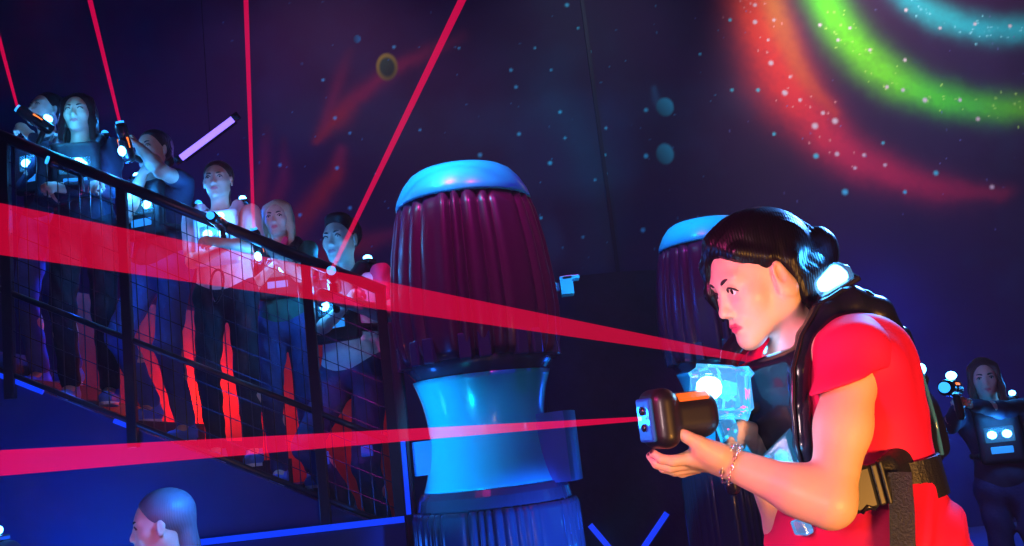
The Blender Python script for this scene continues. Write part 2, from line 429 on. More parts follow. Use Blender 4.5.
def person(name, label, foot, H, yaw, head_px, face_dir, clothes, hair, lh=None, rh=None, lean=0, group=None, res=.009, legs=None, male=False,
           vest=True, lamps=(1, 1), lampw=2.0, skin=(.72, .45, .35), kneel=False, eyek=1.25, poleL=None, poleR=None, cup=0):
    """foot: ground point under the pelvis; yaw: facing, radians from +x"""
    s = H / 1.70; foot = np.asarray(foot, float)
    f = np.array([math.cos(yaw), math.sin(yaw), 0]); A = frame(f); r = A[0]; up = A[2]
    root = thing(name, label, 'person', foot, group)
    sw = (.195 if male else .168) * s
    pel = foot + up * .93 * s; chest = foot + up * 1.25 * s + f * lean * .4; nb = foot + up * 1.41 * s + f * lean * .7
    if kneel:
        pel = foot + up * .50 * s; chest = pel + up * .32 * s + f * lean * .4; nb = pel + up * .48 * s + f * lean * .7
    fd = unit(face_dir); HA = frame(fd)
    hs = s * (1.02 if not male else 1.07); O = nb + up * .175 * s + f * (.02 * s + lean * .35)
    if head_px is not None: O = np.asarray(head_px)
    head, W = head_prims(O, HA, hs)
    hipw = .088 * s
    tw = .118 if male else .104
    torso = [RC(chest + r * .062 * s, chest - r * .062 * s, tw * s, tw * s, .05, 'u', f, .86),
             RC(chest + up * .08 * s + r * (sw - .03 * s), chest + up * .08 * s - r * (sw - .03 * s), .062 * s, .062 * s, .06),
             RC(pel + up * .13 * s + r * .04 * s, pel + up * .13 * s - r * .04 * s, .092 * s, .092 * s, .08, 'u', f, .9),
             RC(pel + up * .13 * s, chest, .10 * s, .11 * s, .06, 'u', f, .85)]
    if not male: torso += [EL(chest + f * .075 * s + r * x * .062 * s + up * .0 * s, np.array((.052, .05, .052)) * s, A, .03) for x in (-1, 1)]
    hips = [RC(pel + r * .055 * s, pel - r * .055 * s, .108 * s, .108 * s, .05, 'u', f, .95), RC(pel + up * .09 * s + r * .045 * s, pel + up * .09 * s - r * .045 * s, .094 * s, .094 * s, .05, 'u', f, .9)]
    neck = [RC(nb - up * .03 * s, O - HA[1] * .015 * hs - HA[2] * .06 * hs, .054 * s, .047 * s, .03)]
    arms = []; hands = []; sleeves = []; hf = {}
    for sd, tgt, pole in ((-1, lh, poleL), (1, rh, poleR)):
        sh = nb - up * .025 * s + r * sd * sw + f * .0
        if tgt is None: tgt = sh + r * sd * .08 * s - up * .55 * s + f * .04
        if pole is None: pole = r * sd * .7 - up * .8 - f * .2
        el, wr = ik(sh, tgt, .285 * s, .255 * s, pole)
        arms += [RC(sh, el, .047 * s, .036 * s, .03), RC(el, el + (wr - el) * .35, .037 * s, .039 * s, .02), RC(el + (wr - el) * .3, wr, .039 * s, .025 * s, .02)]
        cl = clothes.get('sleeve', .55)
        if cl <= 1: sleeves += [RC(sh, sh + (el - sh) * cl, .050 * s, .049 * s, .03)]
        else: sleeves += [RC(sh, el, .056 * s, .046 * s, .03), RC(el, el + (wr - el) * .93, .046 * s, .034 * s, .02)]
        fa = unit(wr - el)
        # thumb direction: towards the midline and up
        th = unit(np.cross(np.cross(fa, up * .8 - r * sd * .5), fa))
        bk = unit(np.cross(th, fa)) * 1
        if bk.dot(r * sd + f * .3) < 0: bk = -bk
        HAx = np.array([th, fa, bk]); hands += hand_prims(wr, HAx, s * (1.03 if male else .95), 1.0); hf[sd] = (wr, HAx)
    lg = []; lgc = []; shoes = []
    legs = legs or ((0, .0), (0, .0))
    for i, sd in enumerate((-1, 1)):
        hip = pel + r * sd * hipw - up * .02 * s
        fx, fz = legs[i]
        ank = foot + r * sd * (.10 * s) + f * fx + up * (.085 * s + fz)
        if kneel: kn = pel + r * sd * .12 * s + f * .34 * s - up * (.06 if sd > 0 else .40) * s; kn[2] = max(kn[2], foot[2] + .07); ank = foot + r * sd * .12 * s + f * (.30 if sd > 0 else -.30) * s + up * .09 * s
        else: kn, ank = ik(hip, ank, .43 * s, .43 * s, f)
        lg += [RC(hip, kn, .080 * s, .056 * s, .04), RC(kn, kn + (ank - kn) * .35 - f * .012, .054 * s, .054 * s, .03), RC(kn + (ank - kn) * .3 - f * .01, ank, .054 * s, .036 * s, .03)]
        lgc += [RC(hip, kn, .088 * s, .064 * s, .04), RC(kn, ank + (kn - ank) * .08, .063 * s, .052 * s, .03)]
        shoes.append((ank, f))
        lg += [RC(ank, ank - up * .045 * s + f * .10 * s, .033 * s, .028 * s, .02)]
    allb = head + neck + torso + hips + arms + hands + lg
    for x in (-1, 1):
        pass
    body = sdf_part('body', allb, res, skin_attr, root, cols=skin_cols(W, HA, O, hs, skin, (.70, .16, .18)))
    add_face(root, W, HA, hs, brow=clothes.get('browm', brow_m), k=eyek)
    disp = hair_disp(O, HA)
    sdf_part('hair', hair_prims(W, HA, hs, hair[0]), res * .7, hair[1], root, disp)
    seed = random.random() * 10
    def fold(X, d):
        return d + .0035 * np.sin(X[..., 2] * 46 + 9 * X[..., 0] + seed + 3 * np.sin(X[..., 0] * 23)) * np.sin(X[..., 0] * 31 + X[..., 1] * 17 + seed)
    top = inflate(torso, .012) + [EL(pel + up * .10 * s, (np.array((.128, .108, .10))) * s, A, .04)] + (inflate(sleeves, .003) if 'sleevem' not in clothes else [])
    top += [RC(pel + up * .02 * s + r * .05 * s, pel + up * .02 * s - r * .05 * s, .116 * s, .116 * s, .05, 'u', f, .95), PL(pel - up * (.05 if not clothes.get('tuck') else -.06) * s, -up)]
    top += [EL(nb + up * .05 * s + f * .02, np.array((.065, .075, .06)) * s, A, .01, 's')]
    sdf_part(clothes.get('topname', 't_shirt'), top, res, clothes['top'], root, fold)
    if 'sleevem' in clothes:
        for q in sleeves: sdf_part('sleeve', inflate([q], .006), res, clothes['sleevem'], root, fold)
    sdf_part('trousers', inflate(hips, .010) + lgc, res, clothes['bottom'], root, fold)
    for ank, ff in shoes:
        b = ank.copy(); b[2] -= .085 * s
        L = [RC(b + up * .045 * s - ff * .03 * s, b + up * .035 * s + ff * .13 * s, .040 * s, .034 * s, .03), RC(b + up * .05 * s, b + up * .10 * s, .042 * s, .042 * s, .03),
             PL(b + up * .012, -up)]
        so = sdf_part('shoe', L, .007, clothes.get('shoe', shoe_m), root)
        m = MB(); n = 20; pts = []
        for k in range(n):
            a = 2 * math.pi * k / n; pts.append(b + ff * (.05 + .118 * math.cos(a)) * s + r * .042 * math.sin(a) * s)
        m.add(pts + [q + up * .016 for q in pts], [tuple(range(n))[::-1], tuple(range(n, 2 * n))] + [(k, (k + 1) % n, (k + 1) % n + n, k + n) for k in range(n)])
        m.build('sole', clothes.get('sole', sole_m), so)
    if vest:
        vf = .118 * s if male else .125 * s
        L = [BX(chest + f * vf - up * .02 * s, np.array((.125, .026, .155)) * s, A, .022, .02), BX(chest - f * (.115 * s), np.array((.135, .030, .17)) * s, A, .025, .02)]
        for x in (-1, 1):
            pp = [chest + f * vf + up * .10 * s + r * x * .085 * s, nb + up * .018 * s + r * x * .105 * s + f * .03, nb + up * .015 * s + r * x * .105 * s - f * .05, chest - f * .115 * s + up * .12 * s + r * x * .085 * s]
            for i in range(3): L.append(RC(pp[i], pp[i + 1], .030 * s, .030 * s, .02, 'u'))
            for hgt in (-.12,):
                q = [chest + f * vf + up * hgt * s + r * x * .10 * s, chest + up * hgt * s + r * x * .155 * s, chest - f * .115 * s + up * hgt * s + r * x * .1 * s]
                for i in range(2): L.append(RC(q[i], q[i + 1], .020 * s, .020 * s, .01))
        vo = sdf_part('vest', L, res, clothes.get('vestm', black_m), root)
        for i, x in enumerate((-1, 1)):
            if lamps[i]:
                c = nb + up * .058 * s + r * x * .125 * s - f * .01
                m = MB(); m.box(c - up * .012, (.028 * s, .036 * s, .010 * s), A, .004); m.build('lamp_base', blackg_m, vo)
                m = MB(); m.ico(c + up * .008, (.020 * s, .028 * s, .017 * s), A, 2); m.build('shoulder_lamp', lamp_m if lamps[i] == 1 else lamp_s, vo, True)
            c = chest + f * (vf + .030 * s) + r * x * .040 * s + up * .0 * s
            m = MB(); m.ico(c, (.027 * s, .016 * s, .024 * s), A, 2); m.build('chest_lamp', lamp_m, vo, True)
        m = MB(); m.box(chest + f * (vf + .026 * s) + up * .0, (.080 * s, .008, .045 * s), A, .006); m.build('sensor_panel', clear_m, vo)
        m = MB(); m.box(chest + f * (vf + .026 * s) - up * .09 * s, (.06 * s, .007, .02 * s), A, .004); m.build('status_strip', mat('status_strip_glow', (.01, .05, .2), .4, emit=(.02, .30, 1.0), es=.9), vo)
        if lampw:
            point_light('chest_glow', chest + f * (vf + .12) + up * .05, lampc, lampw * 1.6, .05)
            point_light('shoulder_glow', nb + up * .14 * s + r * .13 * s * (1 if lamps[1] else -1) - f * .02, lampc, lampw * .5, .03)
    return root, dict(nb=nb, chest=chest, f=f, r=r, up=up, s=s, hf=hf, O=O, HA=HA, pel=pel)
gun_glow = glow('gun_side_glow', (1.0, .20, .03), 1.6)
def laser_gun(label, grip, d, s=1.0, upv=(0, 0, 1), group=None, lampcol=None, glowp=2.6):
    """chunky two handed laser gun; grip = point at the handle; d = pointing direction"""
    A = frame(d, upv); r, f, u = A; g = np.asarray(grip, float)
    W = lambda x, y, z: g + s * (x * r + y * f + z * u)
    root = thing('laser_gun', label, 'laser gun', g, group)
    L = [RC(W(0, .00, .055), W(0, .15, .060), .038 * s, .034 * s, .02), BX(W(0, .03, .070), np.array((.030, .075, .030)) * s, A, .012, .02),
         RC(W(0, .15, .060), W(0, .185, .060), .040 * s, .040 * s, .008)]
    sdf_part('gun_body', L, .006, blackg_m, root)
    sdf_part('grip', [RC(W(0, .0, .03), W(0, -.03, -.075), .019 * s, .021 * s, .01)], .006, black_m, root)
    m = MB(); m.tube([W(0, .215, .060), W(0, .228, .060)], .026 * s, 16); m.build('muzzle_lens', lamp_s, root)
    m = MB(); m.ico(W(0, .03, .125), (.026 * s, .034 * s, .022 * s), A, 2); m.build('sensor_dome', lamp_m if lampcol is None else lampcol, root, True); point_light('gun_glow', W(0, .0, .17), lampc, glowp, .03)
    for x in (-1, 1): m = MB(); m.box(W(.034 * x, .08, .078), (.003 * s, .035 * s, .006 * s), A); m.build('side_light', gun_glow, root)
    return root, W(0, .22, .06)
def beam(label, pts_r, m, group=None):
    (a, ra), (b, rb) = pts_r; a = np.asarray(a); b = np.asarray(b)
    mb = MB(); n = 14; mb.tube([a, b], [ra, rb], 28, cap=True)
    o = mb.build('laser_beam', m, None, True); return tag(o, label, 'laser beam', group)
# ================================================================== the room
YW = 9.5
def quad(name, pts, m, kind='structure', parent=None):
    o = mesh_obj(name, pts, [(0, 1, 2, 3)], m, parent, False)
    if parent is None: o['kind'] = kind
    return o
wall_paint = mat('dark_wall_paint', (.045, .030, .11), .75, bump=.1, bscale=40, vary=.2)
floor_m = mat('arena_carpet', (.020, .030, .10), .8, bump=.3, bscale=120, vary=.3)
ceil_m = mat('black_ceiling', (.012, .008, .022), .9)
quad('floor', [(-7, -3, 0), (7, -3, 0), (7, YW, 0), (-7, YW, 0)], floor_m)
quad('ceiling', [(-7, -3, 6.6), (-7, YW, 6.6), (7, YW, 6.6), (7, -3, 6.6)], ceil_m)
quad('wall_left', [(-7, -3, 0), (-7, YW, 0), (-7, YW, 6.6), (-7, -3, 6.6)], wall_paint)
quad('wall_right', [(7, -3, 0), (7, -3, 6.6), (7, YW, 6.6), (7, YW, 0)], wall_paint)
quad('wall_front', [(-7, -3, 0), (-7, -3, 6.6), (7, -3, 6.6), (7, -3, 0)], wall_paint)
# --- the galaxy mural on the back wall
st = .014
xs = np.arange(-7, 7.001, st); zs = np.arange(0, 6.601, st)
X, Z = np.meshgrid(xs, zs, indexing='ij')
def fbm(x, z, sc_, seed=0, octv=4):
    out = 0; amp = 1; tot = 0
    r = np.random.default_rng(seed)
    for o in range(octv):
        g = r.random((64, 64)); u = x * sc_ * 2 ** o + 100; v = z * sc_ * 2 ** o + 100
        i = np.floor(u).astype(int); j = np.floor(v).astype(int); fu = u - i; fv = v - j
        fu = fu * fu * (3 - 2 * fu); fv = fv * fv * (3 - 2 * fv)
        a = g[i % 64, j % 64]; b = g[(i + 1) % 64, j % 64]; c = g[i % 64, (j + 1) % 64]; d = g[(i + 1) % 64, (j + 1) % 64]
        out = out + amp * ((a * (1 - fu) + b * fu) * (1 - fv) + (c * (1 - fu) + d * fu) * fv); tot += amp; amp *= .55
    return out / tot
n1 = fbm(X, Z, .9, 1); n2 = fbm(X, Z, 5, 2); n3 = fbm(X, Z, 1.6, 3); n4 = fbm(X, Z, 22, 4, 3)
wallc = np.zeros(X.shape + (3,))
wallc += np.array((.034, .004, .044)) * (.55 + .9 * n1)[..., None]
wallc += np.array((.0, .025, .04)) * np.clip(n3 * 2.4 - 1.25, 0, 1)[..., None]
def wp(px, py): q = P(px, py, YW); return q[0], q[2]
def stroke(pts, w, col, fall=1.0, rough=.35, hard=2.0):
    """soft airbrushed stroke through photo points; w list of half widths (px), col list of colours"""
    pts2 = [wp(*p) for p in pts]; best = np.full(X.shape, 1e9); bw = np.ones(X.shape); bc = np.zeros(X.shape + (3,))
    xn = X + (n3 - .5) * .10; zn = Z + (n2 - .5) * .08
    for i in range(len(pts2) - 1):
        a = np.array(pts2[i]); b = np.array(pts2[i + 1]); ba = b - a
        h = np.clip(((xn - a[0]) * ba[0] + (zn - a[1]) * ba[1]) / ba.dot(ba), 0, 1)
        d = np.hypot(xn - a[0] - h * ba[0], zn - a[1] - h * ba[1])
        ww = (w[i] + (w[i + 1] - w[i]) * h) * .0100
        cc = np.array(col[i]) * (1 - h[..., None]) + np.array(col[i + 1]) * h[..., None]
        q = d / ww; mk = q < best
        best = np.where(mk, q, best); bc = np.where(mk[..., None], cc, bc)
    a = np.exp(-best ** hard) * (1 - rough + 2 * rough * (.6 * n2 + .4 * n4)) * fall
    a = np.clip(a, 0, 1)[..., None]
    return a, bc
def lay(a, c):
    global wallc
    wallc = wallc * (1 - a) + c * a
def smooth_pts(pts, n=5):
    out = []
    P_ = [pts[0]] + list(pts) + [pts[-1]]
    for i in range(1, len(P_) - 2):
        for k in range(n):
            t = k / n; p0, p1, p2, p3 = [np.array(q, float) for q in P_[i - 1:i + 3]]
            out.append(tuple(.5 * ((2 * p1) + (-p0 + p2) * t + (2 * p0 - 5 * p1 + 4 * p2 - p3) * t * t + (-p0 + 3 * p1 - 3 * p2 + p3) * t ** 3)))
    out.append(tuple(map(float, pts[-1]))); return out
def curve(pts, w, col, n=4, **k):
    full = smooth_pts([tuple(p) + (ww,) + tuple(c) for p, ww, c in zip(pts, w, col)], n)
    lay(*stroke([q[:2] for q in full], [q[2] for q in full], [q[3:] for q in full], **k))
# wide faint halos of overspray, then the arms of the spiral
curve([(728, -60), (738, 0), (760, 62), (800, 122), (850, 162), (910, 186), (965, 194), (1010, 192)], [30, 30, 32, 30, 26, 22, 16, 8],
      [(.20, .01, .05)] * 8, fall=.55)
curve([(738, -70), (748, -10), (764, 45), (795, 102), (842, 150), (900, 178), (950, 190), (1004, 192)], [24, 24, 25, 25, 19, 15, 11, 5],
      [(1, .05, .02), (1, .055, .02), (1, .04, .025), (.95, .03, .04), (.75, .02, .08), (.6, .015, .07), (.42, .01, .06), (.25, .01, .05)], fall=1.0)
curve([(765, -60), (772, 0), (784, 40), (806, 82), (832, 112)], [12, 12, 11, 9, 6], [(.95, .33, .03), (.9, .3, .03), (.85, .2, .03), (.8, .12, .03), (.8, .05, .03)], fall=.55)
curve([(812, -70), (822, -10), (846, 36), (885, 74), (935, 98), (985, 107), (1060, 106), (1130, 80)], [17, 17, 18, 18, 16, 14, 13, 12],
      [(.10, .85, .02), (.12, .9, .02), (.2, .95, .02), (.22, .95, .02), (.10, .85, .02), (.10, .7, .02), (.18, .55, .02), (.1, .4, .02)])
curve([(880, -60), (902, -8), (940, 18), (985, 30), (1030, 28), (1080, 8)], [13] * 6, [(.02, .5, .55), (.03, .5, .55), (.04, .6, .62), (.03, .55, .6), (.03, .5, .55), (.02, .4, .5)])
fl = (.55, .02, .02); fl2 = (.35, .02, .07)
curve([(318, 142), (338, 118), (366, 92), (400, 66), (462, 36)], [4, 10, 9, 8, 6], [fl, fl, fl2, fl2, (.12, .01, .05)], fall=.75)
curve([(325, 128), (338, 88), (352, 50)], [4, 7, 5], [fl2, fl2, (.10, .01, .04)], fall=.45)
curve([(292, 232), (312, 205), (332, 178), (342, 152)], [12, 11, 9, 6], [fl, fl, fl, fl2], fall=.8)
curve([(252, 240), (258, 200), (265, 160), (268, 130)], [10, 9, 7, 5], [fl, fl, fl2, (.1, .01, .04)], fall=.6)
curve([(275, 205), (284, 175), (286, 140)], [8, 7, 4], [fl, fl2, (.1, .01, .04)], fall=.6)
curve([(300, 262), (345, 248), (390, 236), (420, 225)], [12, 10, 7, 4], [fl, fl, fl2, fl2], fall=.75)
curve([(170, 320), (260, 330), (340, 350)], [60, 60, 50], [(.5, .02, .01)] * 3, fall=.5)
curve([(552, 95), (585, 150), (598, 215), (592, 260)], [26, 26, 28, 22], [(.02, .10, .16)] * 4, fall=.40)
curve([(470, 130), (520, 110), (560, 60)], [22, 22, 20], [(.03, .07, .14)] * 3, fall=.28)
curve([(655, 88), (659, 100), (662, 107)], [3, 4, 4], [(.04, .16, .25)] * 3, fall=.7)
def disc(px, py, rx, rz, col, rim=None, ang=0):
    global wallc
    x, z = wp(px, py); r = np.hypot((X - x) / (rx * .0100), (Z - z) / (rz * .0100))
    a = np.clip((1.12 - r) * 4, 0, 1)[..., None]
    # painted crescent: brighter towards the upper right of the disc
    g = np.clip(.5 + .5 * ((X - x) / (rx * .01) * math.cos(ang) + (Z - z) / (rz * .01) * math.sin(ang)), 0, 1)[..., None]
    c = np.array(col) * (.25 + .75 * g)
    if rim is not None:
        e = np.clip((r - .62) * 3.5, 0, 1)[..., None] * (.25 + .75 * g); c = c * (1 - e) + np.array(rim) * e
    wallc = wallc * (1 - a) + c * a
disc(387, 67, 10.5, 14, (.05, .16, .05), (.62, .60, .03), 2.0)
disc(357, 39, 3.6, 4, (.02, .35, .48))
disc(665, 107, 8.5, 9.5, (.06, .62, .66), None, .6)
disc(665, 154, 8.5, 10.5, (.06, .66, .64), None, .6)
stars = [(480, 155, 2.6), (519, 134, 2), (511, 70, 2), (516, 87, 2), (567, 5, 2.4), (578, 28, 1.5), (459, 48, 1.5), (551, 70, 1.6), (394, 47, 2), (646, 110, 2.4), (646, 156, 2.6),
         (550, 163, 2.3), (565, 138, 1.6), (560, 112, 2), (606, 128, 1.6), (590, 52, 1.6), (643, 230, 2.6), (595, 180, 1.6), (541, 218, 1.8), (583, 237, 1.6), (606, 174, 1.3), (845, 192, 3.4),
         (470, 200, 2), (323, 80, 1.8), (337, 168, 2.2), (335, 118, 2), (300, 215, 2), (350, 133, 1.6), (730, 20, 2), (758, 90, 2.2), (732, 90, 2), (816, 156, 3), (936, 173, 2.8), (905, 192, 2.2),
         (774, 134, 2), (883, 143, 1.8), (500, 240, 2), (547, 257, 2), (420, 130, 1.5), (535, 48, 1.4), (605, 155, 1.6), (350, 208, 2), (280, 165, 2), (700, 54, 1.4), (676, 250, 1.5)]
arm = [(755, 22, 2.6), (771, 63, 2.8), (774, 20, 1.8), (785, 93, 3), (784, 92, 2), (815, 126, 3.6), (835, 121, 3.4), (837, 154, 2.6), (823, 113, 2.2), (800, 100, 2), (855, 168, 2), (864, 155, 2.2), (885, 165, 2),
       (820, 25, 2), (838, 40, 2), (887, 87, 2.2), (925, 100, 2.8), (903, 90, 2), (978, 119, 2.4), (905, 60, 2), (960, 100, 2), (906, 10, 2), (940, 28, 1.8), (975, 24, 2), (1010, 26, 2), (870, 50, 2), (850, 28, 1.8), (992, 187, 2.6), (768, 40, 1.6), (790, 77, 1.6), (755, 5, 2)]
def dots(lst, col):
    for px, py, r in lst:
        x, z = wp(px, py); i0 = int((x + 7) / st); j0 = int(z / st); w = 6
        sl = (slice(max(0, i0 - w), i0 + w + 2), slice(max(0, j0 - w), j0 + w + 2))
        r_ = np.hypot(X[sl] - x, Z[sl] - z) / (r * .0078); a = np.clip(1.5 - r_, 0, 1)[..., None]
        wallc[sl] = wallc[sl] * (1 - a) + np.array(col) * a
dots(stars, (.10, .75, .85))
dots([(random.uniform(200, 720), random.uniform(-30, 280), random.uniform(.7, 1.2)) for _ in range(90)], (.05, .28, .42))
dots([(random.uniform(690, 1060), random.uniform(-30, 230), random.uniform(.6, 1.0)) for _ in range(50)], (.20, .22, .5))
dots(arm, (.95, .75, .75))
def along(pts, n, sp):
    out = []
    for _ in range(n):
        i = random.randrange(len(pts) - 1); t = random.random(); a, b = pts[i], pts[i + 1]
        out.append((a[0] + (b[0] - a[0]) * t + random.gauss(0, sp), a[1] + (b[1] - a[1]) * t + random.gauss(0, sp), random.uniform(.7, 1.4)))
    return out
dots(along([(748, -10), (764, 45), (795, 102), (842, 150), (900, 178)], 30, 12), (1, .40, .35))
dots(along([(822, -10), (846, 36), (885, 74), (935, 98), (985, 107), (1030, 105)], 60, 9), (.6, 1, .15))
dots(along([(902, -8), (940, 18), (985, 30), (1030, 28)], 40, 7), (.3, .9, .95))
mural_m = mat('galaxy_mural_paint', (.1, .1, .1), .7, attr='paint', bump=.05, bscale=60)
nx, nz = X.shape
Vw = np.stack([X, np.full(X.shape, YW), Z], -1).reshape(-1, 3)
ii, jj = np.meshgrid(np.arange(nx - 1), np.arange(nz - 1), indexing='ij'); b0 = (ii * nz + jj).ravel()
Qw = np.stack([b0, b0 + nz, b0 + nz + 1, b0 + 1], 1)
wl = fast_mesh('wall_back', Vw, Qw, mural_m, None, wallc.reshape(-1, 3)); wl['kind'] = 'structure'
del Vw, Qw, X, Z, wallc
# panel joint in the mural
a = P(590, 60, YW - .01); m = MB(); m.box((a[0], YW - .012, 3.3), (.018, .012, 3.3)); o = m.build('trim_1', mat('joint_strip', (.02, .008, .03), .6)); o['kind'] = 'structure'
# ------------------------------------------------------------------ dark domed partition behind the two columns
part_m = mat('dark_partition_felt', (.018, .012, .045), .9, bump=.4, bscale=25, vary=.4)
pc = P(640, 446, 8.3)
ring = []
for k in range(29):
    t = k / 28; px = 540 + 330 * t; py = 272 + 40 * (2 * t - .55) ** 2 + 3 * math.sin(9 * t) + (60 * max(0, .06 - t) / .06)
    q = P(px, py, 8.3); ring.append((q[0], q[2]))
m = MB(); vv = []; 
for y in (8.15, 8.5): vv += [(x, y, z) for x, z in ring] + [(x, y, 0) for x, z in ring]
n = len(ring); ff = []
for k in range(n - 1):
    ff += [(k, k + 1, n + k + 1, n + k), (2 * n + k + 1, 2 * n + k, 3 * n + k, 3 * n + k + 1), (k + 1, k, 2 * n + k, 2 * n + k + 1)]
ff += [(0, n, 3 * n, 2 * n), (n - 1, 3 * n - 1, 4 * n - 1, 2 * n - 1)]
o = mesh_obj('wall_partition', vv, ff, part_m); o['kind'] = 'structure'
neon_b = glow('blue_tape_glow', (.004, .045, 1.0), .95)
def strip(name, a, b, w, m_, parent=None, up=(0, 0, 1), dpt=.008):
    a = np.asarray(a); b = np.asarray(b); d = b - a; L = np.linalg.norm(d)
    A = frame(d, (0, -1, 0)); mb = MB(); mb.box((a + b) / 2, (w / 2, L / 2, dpt), A)
    return mb.build(name, m_, parent)
for (p, q), lb in ((((590, 525), (640, 584)), 'blue glowing strip slanting down to the right on the dark partition'), (((667, 513), (619, 584)), 'blue glowing strip slanting down to the left on the dark partition')):
    o = strip('glow_strip', P(*p, 8.13), P(*q, 8.13), .045, neon_b); tag(o, lb, 'glow strip', None)
# ------------------------------------------------------------------ the two ribbed columns
cap_m = mat('white_cyan_lacquer', (.015, .60, .90), .30, coat=.3)
band_m = mat('cyan_gloss_shell', (.015, .55, .92), .22, coat=.5)
bandd_m = mat('blue_gloss_shell', (.03, .18, .62), .35)
rib_m = mat('black_ribbed_vinyl', (.060, .012, .060), .34, coat=.15)
ribb_m = mat('dark_blue_ribbed_vinyl', (.030, .045, .12), .22, coat=.5)
def column(px_c, py_c, Y, k, label):
    """k: metres per photo pixel of the near column"""
    c = P(px_c, py_c, Y); c = np.array([c[0], Y, 0.]); S = 1.0
    root = thing('ribbed_column', label, 'column', c)
    z = lambda py: CAMZ + (446 - py) * .00503 * (.957 if py < 446 else 1)      # heights read off the near column, both are the same size
    r = lambda w: w * .00503
    m = MB()
    m.lathe(c, [(.02, z(150)), (r(30), z(150.5)), (r(46), z(153.5)), (r(53), z(158)), (r(61), z(168)), (r(67.5), z(181)), (r(69.5), z(188)), (r(69), z(191)), (r(66), z(190)), (.05, z(190))], 72)
    m.build('cap', cap_m, root, True)
    def flute(n, amp, ph=0):
        return lambda an, rr: rr * (1 + amp * (abs(math.sin(n * (an + .10 * math.sin(5 * an + 1) + .05 * math.sin(11 * an)) / 2 + ph)) ** .7 - .6) * (1 + .5 * math.sin(4 * an + 2)))
    m = MB()
    m.lathe(c, [(.1, z(188)), (r(65), z(188)), (r(70), z(205)), (r(76), z(240)), (r(80), z(280)), (r(81.5), z(310)), (r(80), z(335)), (r(77), z(350)), (r(74), z(358)), (.1, z(358))], 540, flute(24, .085))
    m.build('ribbed_body', rib_m, root, True)
    m = MB(); m.lathe(c, [(.1, z(356)), (r(71), z(356)), (r(72), z(364)), (r(66), z(372)), (r(64), z(378)), (.1, z(378))], 64)
    m.build('neck', ribb_m, root, True)
    for i in range(18):
        an = 2 * math.pi * (i + .5 * (i // 2 % 1)) / 18 + (.06 if i % 2 else -.06)
        d = np.array([math.cos(an), math.sin(an), 0]); A = np.array([np.cross(d, (0, 0, 1)), d, (0, 0, 1)])
        mb = MB(); mb.box(c + d * r(76) + np.array([0, 0, z(348)]), (.030, .03, .062), A, .008); mb.build('clamp_block', ribb_m, root)
    m = MB()
    pr = []
    for i in range(21):
        t = i / 20; py = 374 + t * 112; w = 57.5 + 11.5 * abs(2 * t - 1) ** 2.0; pr.append((r(w), z(py)))
    m.lathe(c, [(.1, z(374)), (r(66), z(374))] + pr + [(r(66), z(486)), (.1, z(486))], 96)
    m.build('waisted_shell', band_m, root, True)
    # curved plates that stick out behind the shell on both sides
    for d0, d1, ro, z0, z1 in ((-32, 48, 88, 486, 419), (148, 200, 75, 466, 433)):
        m = MB(); n = 14; vv = []; ff = []; q = n + 1
        for ri in (r(ro), r(54)):
            for zz in (z(z0), z(z1)):
                for i in range(q):
                    an = math.radians(d0 + (d1 - d0) * i / n); vv.append((c[0] + ri * math.cos(an), c[1] + ri * math.sin(an), zz))
        for i in range(n):
            ff += [(i, i + 1, q + i + 1, q + i), (2 * q + i + 1, 2 * q + i, 3 * q + i, 3 * q + i + 1), (q + i, q + i + 1, 3 * q + i + 1, 3 * q + i), (i + 1, i, 2 * q + i, 2 * q + i + 1)]
        ff += [(0, q, 3 * q, 2 * q), (n, 2 * q + n, 3 * q + n, q + n)]
        m.add(vv, ff); m.build('collar_plate', bandd_m, root, False)
    m = MB(); m.lathe(c, [(.1, z(484)), (r(70), z(484)), (r(74), z(490)), (r(76), z(500)), (r(72), z(506)), (.1, z(506))], 64)
    for i in range(12):
        an = 2 * math.pi * i / 12; d = np.array([math.cos(an), math.sin(an), 0]); A = np.array([np.cross(d, (0, 0, 1)), d, (0, 0, 1)])
        m.box(c + d * r(70) + np.array([0, 0, z(496)]), (.022, .02, .022), A, .004)
    m.build('lower_neck', ribb_m, root, False)
    m = MB(); m.lathe(c, [(.1, z(502)), (r(78), z(502)), (r(80), z(508)), (r(81), z(560)), (r(82), z(660)), (r(82), .05), (.1, .05)], 540, flute(44, .045, .4))
    m.build('ribbed_base', ribb_m, root, True)
    m = MB(); m.lathe(c, [(.1, 0), (r(86), 0), (r(86), .05), (r(83), .07), (.1, .07)], 64); m.build('foot_ring', blackg_m, root, False)
    # bracket on the far side
    mb = MB(); mb.box(c + np.array([r(96), .10, z(286)]), (.034, .05, .048), None, .004); mb.box(c + np.array([r(101), .10, z(278)]), (.045, .05, .010), None, .003)
    mb.box(c + np.array([r(86), .10, z(286)]), (.03, .02, .02)); mb.build('bracket', cap_m, root)
    return c
cA = column(489, 446, 5.0, .00503, 'tall black ribbed column with bright cyan cap and waisted cyan shell, beside the stairs')
cB = column(733, 420, 7.04, .00503, 'smaller looking cyan capped ribbed column standing behind the woman in the red dress')
